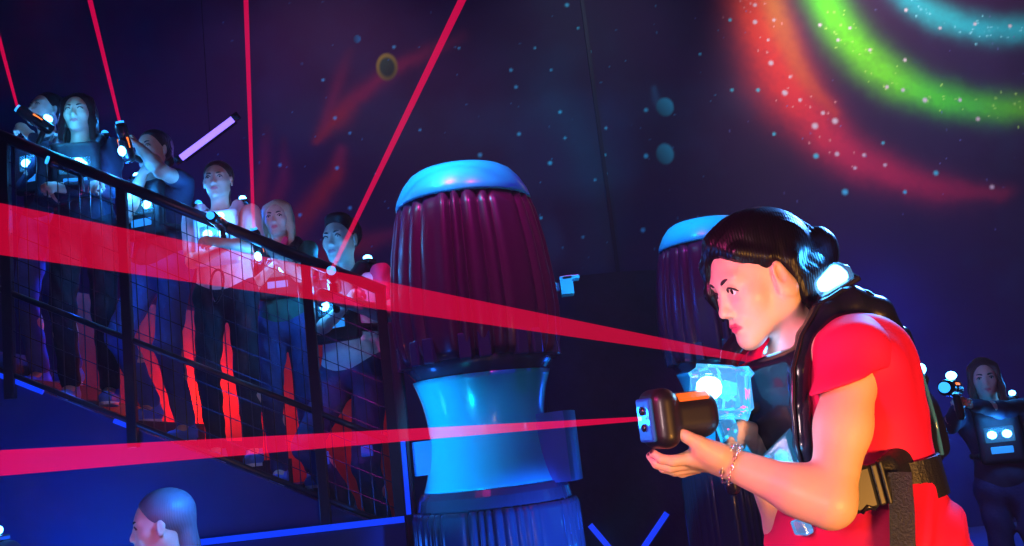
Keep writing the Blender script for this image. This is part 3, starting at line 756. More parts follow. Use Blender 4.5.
# ------------------------------------------------------------------ stairs
tread_m = mat('stair_black', (.020, .018, .035), .7, bump=.2, bscale=80)
panel_m = mat('stair_side_panel', (.012, .022, .15), .6, bump=.08, bscale=30, vary=.15)
SY = 5.12
def edge(px):   # visible top edge of the stair side panel
    return P(px, 375 + (px - 0) * .397, SY)
e0, e1 = edge(-190), edge(396)
slope = (e1[2] - e0[2]) / (e1[0] - e0[0])
def edge_z(x): return e0[2] + (x - e0[0]) * slope
stairs = thing('staircase', 'steep dark staircase with a blue lit side panel that the players stand on', 'staircase', ((e0[0] + e1[0]) / 2, SY + .5, 0))
vv = [(e0[0], SY, 0), (e1[0], SY, 0), (e1[0], SY, e1[2]), (e0[0], SY, e0[2]), (e0[0], SY + .06, 0), (e1[0], SY + .06, 0), (e1[0], SY + .06, e1[2]), (e0[0], SY + .06, e0[2])]
mesh_obj('side_panel', vv, [(0, 1, 2, 3), (5, 4, 7, 6), (3, 2, 6, 7), (1, 5, 6, 2), (4, 0, 3, 7), (0, 4, 5, 1)], panel_m, stairs, False)
run = .27; nst = int((e1[0] - e0[0]) / run)
def floor_z(x):
    i = math.floor((x - e0[0]) / run); xc = e0[0] + (i + .5) * run; return edge_z(xc) - .05 - .42 * max(0, xc - P(255, 300, 5.4)[0])
for i in range(nst + 1):
    x0 = e0[0] + i * run; x1 = min(x0 + run, e1[0]); zt = floor_z(x0 + .01)
    if x1 - x0 < .03: continue
    mb = MB(); mb.box(((x0 + x1) / 2, SY + .66, zt - .09), ((x1 - x0) / 2 + .012, .60, .09)); mb.build('step', tread_m, stairs)
# glowing edge pieces of tape seen on the panel's top edge
for a_, b_, w in ((0, 44, .02), (115, 133, .02)):
    pa, pb = edge(a_) + np.array([0, -.012, .0]), edge(b_) + np.array([0, -.012, .0]); strip('edge_tape', pa, pb, .022, neon_b, stairs)
# low front wall with level blue strip
fw = thing('landing_box', 'low dark landing box edged with a level blue strip below the stairs', 'platform', (-1.1, 5.0, 0))
pa, pb = P(120, 551, 4.95), P(404, 520, 4.95); zt = (pa[2] + pb[2]) / 2
mb = MB(); mb.box(((pa[0] + pb[0]) / 2, 5.02, (zt - .02) / 2), ((pb[0] - pa[0]) / 2, .055, (zt - .02) / 2)); mb.build('front_panel', panel_m, fw)
strip('level_strip', (pa[0], 4.96, zt), (pb[0], 4.96, zt), .030, neon_b, fw)
po = thing('stair_post', 'dark post with an upright blue strip at the foot of the stairs', 'post', (pb[0] + .06, 5.04, 0))
qa, qb = P(408, 515, 4.95), P(402, 441, 4.95)
mb = MB(); mb.box((qa[0] + .005, 5.03, qb[2] / 2 + .3), (.028, .030, qb[2] / 2 + .3), None, .01); mb.build('post_body', tread_m, po)
strip('upright_strip', (qa[0], 4.985, qa[2]), (qb[0] - .0, 4.985, qb[2]), .022, neon_b, po)
# ------------------------------------------------------------------ wire railing
RY = SY - .02
rail_m = mat('rail_paint', (.012, .012, .022), .35); wire_m = mat('rail_wire', (.03, .035, .06), .3, metal=.6)
ra, rb = P(-200, 54, RY), P(384, 291, RY)
rs = (rb[2] - ra[2]) / (rb[0] - ra[0])
rz = lambda x: ra[2] + (x - ra[0]) * rs
rail = thing('wire_mesh_railing', 'black wire mesh railing with a thick handrail along the front of the stairs', 'railing', ((ra[0] + rb[0]) / 2, RY, 1.0))
mb = MB(); mb.tube([ra, rb], .030, 16); mb.build('handrail', rail_m, rail, True)
mb = MB(); mb.tube([(ra[0], RY, edge_z(ra[0]) + .46), (rb[0], RY, edge_z(rb[0]) + .46)], .016, 12); mb.build('middle_rail', rail_m, rail, True)
mb = MB(); mb.tube([(ra[0], RY, edge_z(ra[0]) + .03), (rb[0], RY, edge_z(rb[0]) + .03)], .014, 12); mb.build('bottom_rail', rail_m, rail, True)
posts = [P(-100, 300, RY)[0], P(8, 300, RY)[0], P(128, 330, RY)[0], P(312, 340, RY)[0], rb[0] - .02]
for x in posts:
    mb = MB(); mb.box((x, RY, (edge_z(x) - .10 + rz(x)) / 2), (.026, .020, (rz(x) - edge_z(x) + .10) / 2), None, .004); mb.build('rail_post', rail_m, rail)
for i in range(len(posts) - 1):
    x0, x1 = posts[i], posts[i + 1]; mb = MB(); nv = max(2, int((x1 - x0) / .055))
    for k in range(1, nv):
        x = x0 + (x1 - x0) * k / nv; mb.tube([(x, RY, edge_z(x) + .03), (x, RY, rz(x))], .0028, 6)
    for k in range(1, 10):
        t = k / 10
        mb.tube([(x0, RY - .003, edge_z(x0) * (1 - t) + rz(x0) * t), (x1, RY - .003, edge_z(x1) * (1 - t) + rz(x1) * t)], .0026, 6)
    mb.build('mesh_panel', wire_m, rail)
# wall behind the stairs, the red light on it put into its colour
red_m = mat('red_glow_wall', (.80, .06, .02), .7, bump=.15, bscale=30, vary=.3)
x0, x1 = P(60, 300, 6.6)[0], P(395, 300, 6.6)[0]
vv = []
for y in (6.55, 6.65): vv += [(x0, y, 0), (x1, y, 0), (x1, y, P(395, 345, 6.6)[2]), (x0, y, P(60, 290, 6.6)[2])]
o = mesh_obj('wall_stair_back', vv, [(0, 1, 2, 3), (5, 4, 7, 6), (3, 2, 6, 7), (1, 5, 6, 2), (4, 0, 3, 7)], red_m, None, False); o['kind'] = 'structure'
# ------------------------------------------------------------------ UV tube high behind the stairs
tp, tq = P(181, 158, 5.9), P(233, 119, 5.9); d = unit(tq - tp)
tube_t = thing('fluorescent_tube', 'bright violet ultraviolet tube slanting above the heads of the players', 'tube light', (tp + tq) / 2)
mb = MB(); mb.tube([tp, tq], .020, 16); mb.build('glass_tube', glow('violet_tube_glow', (.22, .13, 1.0), 2.4), tube_t, True)
for q, s_ in ((tp, -1), (tq, 1)):
    mb = MB(); mb.tube([q, q + d * .045 * s_], .026, 16); mb.build('end_cap', blackg_m, tube_t, True)
mb = MB(); mb.box((tp + tq) / 2 + np.array([0, .05, .01]), (.020, np.linalg.norm(tq - tp) / 2, .018), frame(d, (0, -1, 0)), .004); mb.build('fixture', blackg_m, tube_t)
mb = MB(); mb.tube([(tp + tq) / 2 + np.array([0, .06, 0]), (tp + tq) / 2 + np.array([0, .06, 0]) * 1 + np.array([0, 0, 6.6 - ((tp + tq) / 2)[2]])], .002, 6); mb.build('hanging_wire', blackg_m, tube_t)
# ================================================================== players on the stairs
white_top = mat('white_cotton', (.85, .80, .86), .7, bump=.12, bscale=70)
pink_top = mat('pale_pink_cotton', (.95, .55, .55), .7, bump=.12, bscale=70)
dark_top = mat('dark_navy_cotton', (.03, .035, .08), .8, bump=.12, bscale=70)
green_top = mat('dark_green_cotton', (.02, .10, .07), .8, bump=.12, bscale=70)
magenta_top = mat('crimson_cotton', (.75, .04, .16), .7, bump=.12, bscale=70)
jeans_m = mat('blue_denim', (.06, .10, .38), .85, bump=.3, bscale=90, vary=.25)
jeans_d = mat('dark_denim', (.035, .05, .17), .85, bump=.3, bscale=90, vary=.25)
blackt_m = mat('black_trousers', (.012, .012, .025), .85, bump=.2, bscale=70)
hair_dark = mat('dark_brown_hair', (.020, .010, .010), .32, bump=.5, bscale=55, wave=2)
hair_brown = mat('brown_hair', (.09, .045, .03), .4, bump=.5, bscale=55, wave=2)
hair_blond = mat('blond_hair', (.62, .42, .26), .4, bump=.5, bscale=55, wave=2)
pale_gear = mat('pale_translucent_gear', (.80, .62, .72), .3, coat=.4, bump=.2, bscale=60)
def toward(px, py, Y=0):  # direction helper
    return None
CAM = np.array([0, 0, CAMZ])
def stair_player(name_label, face_px, Y, H, yaw, face_dir, clothes, hair, gun_px, gun_Y, gun_dir, gun_label, beam_px=None, beam_w=(3, 6), beam_label=None, gs=.78, two=True, roll=(0, 0, 1), **kw):
    O = P(face_px[0], face_px[1], Y)
    s = H / 1.70; f = np.array([math.cos(yaw), math.sin(yaw), 0])
    nbz = O[2] - .175 * s
    fx, fy = O[0] - f[0] * .02, O[1] - f[1] * .02
    fz = floor_z(fx); kw.setdefault('res', .0062)
    # body height is set by where the head is and where the tread is
    H = (O[2] - fz) / (1.41 + .175) * 1.70; s = H / 1.70
    foot = np.array([fx, fy, fz])
    g = P(gun_px[0], gun_px[1], gun_Y); gd = unit(gun_dir); GA = frame(gd, roll)
    gr = g - gd * .05 * s - GA[2] * .05
    def hand_at(p, back, along): return p
    rh = gr - GA[2] * .01 - unit(gr - O + np.array([0, 0, .4])) * .06 + f * -.05 + np.array([0, 0, -.03])
    lh = gr + gd * .09 - GA[2] * .03 + f * -.07 + np.array([0, 0, -.03])
    kw.setdefault('lh', lh if two else None); kw.setdefault('rh', rh)
    rr = np.cross(f, (0, 0, 1)); kw['legs'] = [(0, floor_z(fx + rr[0] * sd * .10 * s) - fz) for sd in (-1, 1)]
    root, J = person('person', name_label, foot, H, yaw, O, face_dir, clothes, hair, group=None, **kw)
    gun, muz = laser_gun(gun_label, gr, gd, gs * s, roll)
    if beam_px is not None:
        # the beam runs from the muzzle through a photo-side point up to the ceiling
        q = P(beam_px[0], beam_px[1], beam_px[2]); d = unit(q - muz); L = min((6.55 - muz[2]) / max(d[2], 1e-3), 9)
        e = muz + d * L; k0 = beam_w[0] * muz[1] / FPX / 2; k1 = beam_w[1] * q[1] / FPX / 2
        r1 = k0 + (k1 - k0) * L / np.linalg.norm(q - muz)
        beam(beam_label, ((muz - d * .01, k0), (e, r1)), bm_thin)
    return root, J
bm_thin = beam_mat('laser_light_thin', (.85, .0, .07), .34, .85)
bm_wide = beam_mat('laser_light_wide', (1, .0, .05), .24, .85)
bm_red = beam_mat('laser_light_red', (1, .0, .07), .32, .85)
# 1 leftmost: face half hidden behind the gun
stair_player('person in black highest on the stairs, sighting along a gun raised to the upper left', (46, 112), 5.78, 1.7, math.radians(-100), (-.55, -1, .35),
    dict(top=dark_top, bottom=jeans_m, sleeve=1.2), ('tied', hair_dark), (38, 122), 5.50, (-.65, -.35, .55), 'laser gun held by the leftmost player on the stairs',
    (0, 42, 4.9), (2.5, 4), 'thin crimson beam leaving the leftmost gun on the stairs', lampw=2.2, lamps=(0, 2))
# 2
stair_player('person in black facing straight out, second from the top, gun at chest height', (79, 114), 5.45, 1.7, math.radians(-80), (.10, -1, .05),
    dict(top=dark_top, bottom=blackt_m, sleeve=1.2), ('long', hair_dark), (72, 168), 5.15, (-.7, -.6, .25), 'laser gun held low by the second player from the top of the stairs',
    None, lampw=1.4, lamps=(2, 0))
# 3
stair_player('person in dark top and blue jeans, arm bent up, gun pointing at the ceiling', (153, 151), 5.58, 1.7, math.radians(-105), (-.35, -1, .10),
    dict(top=dark_top, bottom=jeans_m, sleeve=.45), ('tied', hair_dark), (126, 146), 5.24, (-.12, -.25, 1), 'laser gun pointing straight up in front of the player in jeans',
    (90, 0, 5.0), (3, 5), 'thin crimson beam rising from the upright gun of the jeans player', roll=(-.2, -1, 0), lampw=4.0, lamps=(0, 1))
# 4
P4 = stair_player('person in pale pink top and black trousers holding a gun level below the chin', (218, 181), 5.38, 1.68, math.radians(-88), (.02, -1, .05),
    dict(top=pink_top, bottom=blackt_m, sleeve=.75, vestm=pale_gear), ('tail', hair_brown), (219, 222), 5.03, (-.05, -1, .10), 'laser gun pointed forward below the chin of the player in pale pink', None, lampw=3.6, lamps=(1, 2))
# 5
P5 = stair_player('person in dark green top and jeans holding a gun upright beside the shoulder', (278, 219), 5.56, 1.68, math.radians(-90), (-.05, -1, .03),
    dict(top=green_top, bottom=jeans_d, sleeve=.6), ('long', hair_blond), (259, 250), 5.20, (-.10, -.45, 1), 'laser gun held upright by the player in dark green',
    (246, 0, 5.0), (3, 5), 'thin crimson beam rising from the upright gun of the player in dark green', roll=(-.1, -1, 0), lampw=3.0, lamps=(0, 1))
# 6
MAN = stair_player('person in white shirt with crimson sleeves, the lowest on the stairs', (341, 240), 5.50, 1.74, math.radians(-112), (-.40, -1, .05),
    dict(top=white_top, bottom=jeans_d, sleeve=.6, sleevem=magenta_top), ('short', hair_dark), (334, 283), 5.13, (.12, -1, .28), 'laser gun held at chin height by the player in white and crimson',
    (462, 0, 4.3), (4, 8), 'crimson beam slanting up to the right from the gun of the lowest player', male=True, lampw=3.0, lamps=(1, 1))[0]
# player in the front, lower left: only the head shows
q = P(160, 525, 2.55)
root, J = person('person', 'person in profile below the stairs, only head and shoulder lamps in view', (q[0] + .03, q[1], 0), q[2] / 1.585 * 1.70, math.radians(195), q, (-.93, -.34, -.02),
    dict(top=dark_top, bottom=jeans_d, sleeve=.6), ('swept', mat('ash_hair', (.13, .13, .17), .38, bump=.12, bscale=60, wave=3)), lh=None, rh=None, res=.005, lamps=(2, 1), lampw=1.0)
# player far right
q = P(984, 378, 4.9)
rp_, J = person('person', 'distant person in dark clothes aiming a gun in the blue haze beyond the red dress', (q[0] + .02, q[1] + .02, 0), q[2] / 1.585 * 1.70, math.radians(-110), q, (-.35, -1, .0),
    dict(top=dark_top, bottom=jeans_d, sleeve=1.2), ('long', hair_brown), lh=P(968, 404, 4.62), rh=P(958, 408, 4.60), lamps=(1, 0), lampw=1.6)
laser_gun('laser gun held up by the distant player at the right', P(957, 401, 4.50), (-.55, -.8, .05), .9, group=None)

# someone mostly beyond the left edge, one shoulder lamp showing
q = P(-46, 500, 2.45)
person('person', 'person at the lower left edge with a single shoulder lamp in view', (q[0], q[1], 0), q[2] / 1.585 * 1.70, math.radians(-95), q, (-.1, -1, 0),
    dict(top=dark_top, bottom=jeans_d, sleeve=1.2), ('tied', hair_dark), lamps=(1, 0), lampw=.8, res=.009)
# bright blue spots added at the lowest player's shins, with a faint glow
for px_, py_, w_, h_ in ((325, 458, .020, .034), (367, 451, .030, .028)):
    mb = MB(); mb.box(P(px_, py_, 5.20), (w_, .012, h_), None, .006); mb.build('shin_blue_spot', mat('blue_spot_glow', (.10, .25, .95), .5, emit=(.01, .05, .6), es=.35), MAN)

mb = MB(); c0 = P(217, 286, 5.20); mb.tube([c0 + np.array([.034 * math.cos(t) + .012 * math.sin(t), .012 * math.sin(t * 2), .088 * math.sin(t)]) for t in np.linspace(0, 2 * math.pi, 33)], .0065, 8, cap=False)
mb.build('cord_loop', black_m, P4[0], True)
J = P5[1]; sdf_part('collar', [RC(J['nb'] + J['f'] * .065 + J['r'] * x * .045 + J['up'] * .03, J['nb'] + J['f'] * .105 - J['up'] * .10, .020, .014, .01) for x in (-1, 1)], .006, magenta_top, P5[0])
# ================================================================== the woman in the red dress
O = P(758.5, 279, 1.87); fd = np.array([-math.cos(math.radians(15)), -math.sin(math.radians(15)), -.29]); HA = frame(fd, (-.02, -.03, 1))
HS = 1.0
foot = np.array([P(900, 500, 1.86)[0], 1.86, 0.])
woman = thing('person', 'person in a red dress and black padded vest leaning forward to aim a gun', 'person', foot)
head, HW = head_prims(O, HA, HS, fine=True)
Y1 = 1.87
NB = P(812, 350, 1.91); Ft = unit((-.87, -.5, 0)); Lt = unit((.5, -.87, 0))
LS = P(855, 355, 1.75); LE = P(830, 503, 1.665); LW = P(726, 462, 1.735)
RS = P(778, 352, 2.04); RE = P(800, 556, 1.99); RW = P(757, 462, 1.90)
CH = P(837, 402, 1.89); WA = P(866, 478, 1.89); PE = P(871, 566, 1.89)
upT = unit(CH - WA); AT = np.array([-Lt, unit(np.cross(upT, -Lt)) , upT]); AT[1] = unit(np.cross(AT[2], AT[0]))
torso = [RC(CH + Lt * .050, CH - Lt * .055, .098, .098, .05, 'u', Ft, .88), RC(WA + Lt * .045, WA - Lt * .045, .084, .084, .07, 'u', Ft, .95), RC(WA, CH, .088, .100, .06, 'u', Ft, .95),
         RC(CH + upT * .075 + Lt * .12, CH + upT * .075 - Lt * .12, .055, .055, .06), EL(CH + Ft * .07 + Lt * .06, .052, None, .03), EL(CH + Ft * .07 - Lt * .06, .052, None, .03)]
hips = [RC(PE + Lt * .065, PE - Lt * .065, .118, .118, .05, 'u', Ft, 1.0), RC(PE + upT * .07 + Lt * .045, PE + upT * .07 - Lt * .045, .104, .104, .06, 'u', Ft, 1.0), EL(PE - Ft * .060 + Lt * .04 , .080, None, .04)]
neckb = O - HA[1] * .030 - HA[2] * .070
neck = [RC(NB, neckb, .054, .046, .03), RC(NB - np.array([0, 0, .02]), LS + np.array([-.03, .03, .01]), .05, .045, .05), RC(HW(-.062, -.012, -.035), NB + Ft * .05, .017, .013, .03)]
arm = [RC(LS, LS + (LE - LS) * .5, .048, .0420, .03), RC(LS + (LE - LS) * .5, LE, .0420, .037, .03), RC(LE, LE + (LW - LE) * .30, .038, .0405, .025), RC(LE + (LW - LE) * .25, LW, .040, .0265, .02, 'u', None),
       RC(RS, RE, .045, .040, .03), RC(RE, RE + (RW - RE) * .3, .040, .041, .02), RC(RE + (RW - RE) * .25, RW, .040, .026, .02)]
# left hand, palm up under the gun
def chain(pts, rs, k0=.006, k=.003):
    return [RC(pts[i], pts[i + 1], rs[i], rs[i + 1], k0 if i == 0 else k) for i in range(len(pts) - 1)]
hp = lambda x, y, Y: P(x, y, Y)
left = [RC(hp(722, 461, 1.735), hp(694, 459, 1.735), .026, .019, .015, 'u', (.1, .1, 1), .80), RC(hp(722, 462, 1.75), hp(692, 464, 1.775), .027, .020, .015, 'u', (.1, .1, 1), .7),
        RC(hp(718, 455, 1.715), hp(700, 449, 1.712), .021, .017, .015)]
left += chain([hp(694, 457, 1.728), hp(673, 461, 1.722), hp(661, 459, 1.722), hp(653, 453, 1.728)], [.0125, .0098, .0086, .0070], .008)
left += chain([hp(693, 462, 1.750), hp(670, 467, 1.748), hp(657, 464, 1.750), hp(650, 456, 1.756)], [.0120, .0100, .0088, .0072], .006)
left += chain([hp(694, 466, 1.772), hp(675, 471, 1.774), hp(663, 468, 1.780), hp(657, 460, 1.786)], [.0118, .0096, .0085, .0070], .006)
left += chain([hp(697, 468, 1.792), hp(682, 473, 1.798), hp(673, 470, 1.804), hp(668, 463, 1.808)], [.0105, .0086, .0076, .0064], .006)
left += chain([hp(712, 453, 1.712), hp(698, 443, 1.700), hp(687, 437, 1.696), hp(677, 431, 1.698)], [.0175, .0130, .0108, .0082], .012)
nails = [(hp(675.5, 430.5, 1.691), .0095), (hp(650.5, 450.5, 1.724), .0066), (hp(647.5, 453, 1.75), .0055)]
# right hand closed round the clear handle behind the gun
right = [RC(RW, hp(749, 445, 1.895), .027, .027, .015, 'u', (.3, .9, 0), .65)]
rk = [(hp(752, 428, 1.878), 0), (hp(751, 437, 1.876), 1), (hp(750, 446, 1.876), 2), (hp(749, 455, 1.880), 3)]
for (kp, i), px_ in zip(rk, (0, 1, 2, 3)):
    x, y = (752, 428 + 9 * i)
    right += chain([kp, hp(741 - i, y - 3 + i, 1.845), hp(731 - i, y + 1, 1.838), hp(727 - i, y + 6, 1.850)], [.0118, .0100, .0088, .0074], .010)
    nails.append((hp(726 - i, y + 5, 1.842), .0068))
right += chain([hp(752, 432, 1.915), hp(742, 418, 1.905), hp(734, 415, 1.895), hp(728, 417, 1.888)], [.015, .012, .0105, .0082], .010)
legs = []
for sgn in (1, -1):
    hip = PE + Lt * .09 * sgn; kn = np.array([hip[0] - .05 + (.10 if sgn < 0 else 0) * -1, hip[1] - .02, .48]); an = np.array([hip[0] + .10 + (-.22 if sgn < 0 else 0), hip[1] + .02, .08])
    legs += [RC(hip, kn, .086, .056, .05), RC(kn, kn + (an - kn) * .35, .055, .055, .03), RC(kn + (an - kn) * .3, an, .054, .036, .03), RC(an, an - np.array([0, 0, .045]) + Ft * .13, .032, .026, .02)]
base_skin = (.80, .50, .36)
body = sdf_part('body', head + neck + torso + hips + arm + left + right + legs, .0027, skin_attr, woman, cols=skin_cols(HW, HA, O, HS, base_skin, (.62, .07, .13), nails))
add_face(woman, HW, HA, HS, fine=True, k=1.08)
# hair: side swept front, volume over the crown, low knot behind
e = lambda c, r, k=.02, op='u': EL(HW(*c), np.array(r), HA, k, op)
c_ = lambda a, b, ra, rb, k=.02, op='u': RC(HW(*a), HW(*b), ra, rb, k, op)
hairp = [e((0, -.028, .042), (.083, .100, .088)), e((0, .010, .090), (.060, .060, .036), .03),
         e((.0, .090, -.048), (.092, .068, .116), .012, 's'), e((-.095, .036, -.055), (.050, .056, .078), .010, 's'), e((0, .03, -.155), (.12, .125, .090), .01, 's'),
         e((-.090, .002, -.010), (.030, .024, .036), .005, 's'),
         c_((.010, .058, .092), (.042, .066, .055), .015, .014, .02), c_((.042, .066, .055), (.050, .076, .005), .013, .012, .02), c_((.050, .076, .005), (.054, .074, -.050), .012, .004, .02), c_((-.072, -.034, .012), (-.058, -.040, -.055), .016, .016, .02),
         c_((-.01, .062, .092), (-.052, .050, .062), .011, .010, .02), c_((-.052, .050, .062), (-.071, .006, .036), .010, .009, .015),
         c_((-.03, -.09, -.02), (-.02, -.120, -.005), .040, .038, .02), e((-.01, -.138, .012), (.044, .036, .044), .012),
         c_((-.045, -.060, -.03), (-.04, -.078, -.120), .030, .020, .02)]
hair_w = mat('near_black_brown_hair', (.005, .0025, .005), .36, bump=.12, bscale=60, wave=4, spec=.35)
def hdisp(X, d):
    q = (X - O) @ HA.T; a = np.arctan2(q[..., 2] - .01, q[..., 1] + .02)
    # comb lines run from the forehead back to the knot
    l = q[..., 0] * 260 + 8 * np.sin(a * 1.5) + 3 * np.sin(q[..., 1] * 40)
    return d + .00045 * np.sin(l) + .0003 * np.sin(l * 2.3 + a * 6)
hair_o = sdf_part('hair', hairp, .0026, hair_w, woman, hdisp)
m = MB()
for i in range(46):   # loose strands lifted from the combed surface
    t = random.random(); x0 = -.055 + .11 * t
    pts = []
    for j in range(9):
        u = j / 8; a = math.radians(48 + 140 * u)
        pts.append(HW(x0 * (1 - .35 * u) + .003 * math.sin(u * 5 + i), -.028 + .103 * math.cos(a), .042 + (.090 - 22 * x0 * x0 * (1 - .2 * u)) * math.sin(a)))
    m.tube(pts, [.0006] * 9, 4, cap=False)
m.build('loose_strands', hair_w, hair_o, True)
# earrings
silver = mat('bright_silver', (.9, .9, .95), .15, metal=1)
for dz in (-.034, -.024):
    m = MB(); m.ico(HW(-.0795, -.006 - (.004 if dz > -.03 else 0), dz), .0032, sub=2); m.build('earring', silver, woman, True)
# dress
dress_m = mat('red_jersey', (.78, .010, .085), .62, bump=.06, bscale=160, spec=.25)
def dfold(X, d):
    w = (X - WA) @ upT
    lo = np.clip((.02 - w) / .10, 0, 1); up = np.clip(w / .15, 0, 1)
    q = X @ Ft; l = X @ Lt
    f1 = .0065 * lo * np.sin((w * 62 + q * 46 + 2.2 * np.sin(l * 20 + q * 15)))
    f2 = .0022 * up * np.sin(w * 42 - q * 70 + 2 * np.sin(l * 24))
    return d + f1 + f2
sl = unit(LE - LS); cap_end = LS + sl * .088
dress = inflate(torso, .009) + inflate(hips, .012) + [RC(CH + upT * .06 + Lt * .06, LS + np.array([.004, .012, -.004]), .066, .058, .06), RC(CH - upT * .02 + Lt * .05 - Ft * .02, LS + np.array([.01, .02, -.02]), .075, .046, .07)]
cuff = [RC(LS - sl * .005, LS + sl * .13, .060, .062, .035), RC(RS, RS + unit(RE - RS) * .09, .056, .058, .03)]
skirt = [RC(PE - upT * .0, PE - np.array([0, 0, .30]) + Ft * .0, .135, .150, .08, 'u', Ft, .98)]
cutn = unit(sl + np.array([-.10, 0, .0]))
ncut = EL(NB + upT * .045 + Ft * .045, (.075, .075, .080), None, .008, 's')
dress_o = sdf_part('dress', dress + skirt + [ncut], .0034, dress_m, woman, dfold)
cn = unit(P(870, 453, 1.72) - P(842, 384, 1.72)); hemc = P(846, 382, 1.73)
slv = [RC(LS + (NB - LS) * .40, LS, .056, .060, .03)] + cuff[:1] + [BX(hemc + cn * .15, (.15, .15, .15), np.array([unit(np.cross(cn, Ft)), unit(np.cross(cn, np.cross(cn, Ft))), cn]), .004, .003, 's')]
sdf_part('sleeve', slv, .0032, dress_m, dress_o, dfold)
sdf_part('sleeve', [RC(RS + (NB - RS) * .3, RS, .056, .058, .03), cuff[1]], .005, dress_m, dress_o)
for i, (px, py) in enumerate(((795, 343), (794, 348), (792, 353))):
    m = MB(); m.ico(P(px, py, 1.835), .0024, sub=2); m.build('collar_bead', mat('pink_bead', (.9, .2, .4), .2), dress_o, True)
# ---- vest
vest_m = mat('black_padded_vinyl', (.010, .010, .022), .26, coat=.45, bump=.06, bscale=70)
st = [(812, 485, 1.775, .016), (803, 445, 1.765, .0165), (800, 405, 1.765, .0165), (800, 368, 1.770, .0165), (808, 338, 1.785, .020), (826, 315, 1.80, .028), (850, 304, 1.82, .033), (876, 314, 1.835, .032), (895, 342, 1.85, .026), (910, 385, 1.865, .022), (922, 430, 1.88, .021), (927, 458, 1.89, .021)]
SP = [P(*q[:3]) for q in st]; SR = [q[3] for q in st]
front = [BX(P(780, 425, 1.87), (.105, .026, .125), AT, .022, .03), BX(P(783, 378, 1.88), (.085, .022, .03), AT, .018, .05)]
padl = []
for i in range(len(SP) - 1): padl.append(RC(SP[i], SP[i + 1], SR[i], SR[i + 1], .010))
off = -Lt * .205
for i in range(len(SP) - 1): padl.append(RC(SP[i] + off, SP[i + 1] + off, SR[i], SR[i + 1], .010))
bu = unit(P(881, 335, 1.97) - P(916, 455, 1.97)); BA = frame(np.cross(bu, -Lt), bu)
backp = [BX(P(886, 390, 1.985), (.088, .024, .115), BA, .020, .03), BX(P(899, 434, 1.97), (.092, .028, .055), BA, .018, .03)]
vest = sdf_part('vest', front + padl + backp, .0036, vest_m, woman)
outv = unit(np.cross(Lt, Fv)) if False else None
m = MB(); m.tube([P(x, y, Y) for x, y, Y in ((806, 482, 1.758), (796, 445, 1.748), (793, 405, 1.748), (793, 368, 1.754), (801, 336, 1.768), (818, 306, 1.780), (842, 290, 1.795), (868, 292, 1.81), (893, 314, 1.83), (912, 355, 1.85))], .0042, 8); m.build('piping', blackg_m, vest, True)
m = MB(); m.tube([P(x, y, Y) for x, y, Y in ((914, 352, 1.87), (925, 385, 1.87), (935, 420, 1.87), (942, 455, 1.87))], .0042, 8); m.build('rear_edge_highlight', mat('painted_edge_highlight', (.05, .25, .8), .15, coat=.6), vest, True)  # blue highlight along the back plate, put in as a coloured tube
# shoulder lamp in its clear housing
def lampunit(c, ax, sz, nm, strong=True, housing=True):
    if housing:
        m = MB(); m.box(c, (sz[0], sz[1], sz[2]), ax, min(sz) * .7); m.build(nm + '_housing', clear_m, vest, True)
    m = MB(); m.box(c, (sz[0] * .7, sz[1] * .7, sz[2] * .55), ax, min(sz) * .4); m.build(nm, lamp_m if strong else lamp_s, vest, True)
a_, b_ = P(812, 290, 1.83), P(848, 268, 1.83); ax = frame(b_ - a_, (0, -.4, 1))
lampunit((a_ + b_) / 2, ax, (.028, .038, .017), 'shoulder_lamp')
m = MB(); m.box((a_ + b_) / 2 - ax[2] * .016, (.030, .043, .006), ax, .004); m.build('shoulder_lamp_base', blackg_m, vest)
a_, b_ = P(836, 295, 1.80), P(849, 286, 1.80); ax = frame(b_ - a_, (0, -.4, 1)); lampunit((a_ + b_) / 2, ax, (.004, .014, .0035), 'collar_gleam', False, False)  # gleam on the collar, put in as a small glowing sliver
a_, b_ = P(766, 357, 1.93), P(772, 345, 1.93); ax = frame(b_ - a_, (0, -1, 0)); lampunit((a_ + b_) / 2, ax, (.009, .011, .006), 'far_shoulder_lamp')
# chest sensor: clear wedge
q = [P(763, 455, 1.80), P(790, 428, 1.78), P(806, 478, 1.775), P(776, 487, 1.79)]
nrm = unit(np.cross(q[1] - q[0], q[3] - q[0])); nrm = nrm if nrm[1] < 0 else -nrm
mid = sum(q) / 4; vv = [p for p in q] + [mid + (p - mid) * .75 + nrm * .030 for p in q] + [mid + (p - mid) * .9 - nrm * .02 for p in q]
m = MB(); m.add(vv, [(4, 5, 6, 7), (0, 1, 5, 4), (1, 2, 6, 5), (2, 3, 7, 6), (3, 0, 4, 7), (8, 9, 1, 0), (9, 10, 2, 1), (10, 11, 3, 2), (11, 8, 0, 3), (11, 10, 9, 8)]); m.build('chest_sensor', clear_m, vest)
m = MB(); m.ico(P(793, 472, 1.79), (.016, .010, .011), None, 2); m.build('chest_lamp', lamp_m, vest, True)
m = MB(); m.ico(P(780, 458, 1.80), (.014, .008, .016), None, 1); m.build('chest_reflector', lamp_s, vest)
m = MB(); m.box(P(802, 527, 1.80), (.016, .010, .013), AT, .004); m.build('hip_sensor', clear_m, vest)
# lamp standing off the back plate
c = P(921, 369, 2.03); m = MB(); m.tube([c, P(927, 379, 2.03), P(924, 395, 2.0)], .004, 8); m.build('rear_lamp_stem', blackg_m, vest, True)
m = MB(); m.ico(c, (.010, .010, .012), None, 2); m.build('rear_lamp', lamp_m, vest, True)
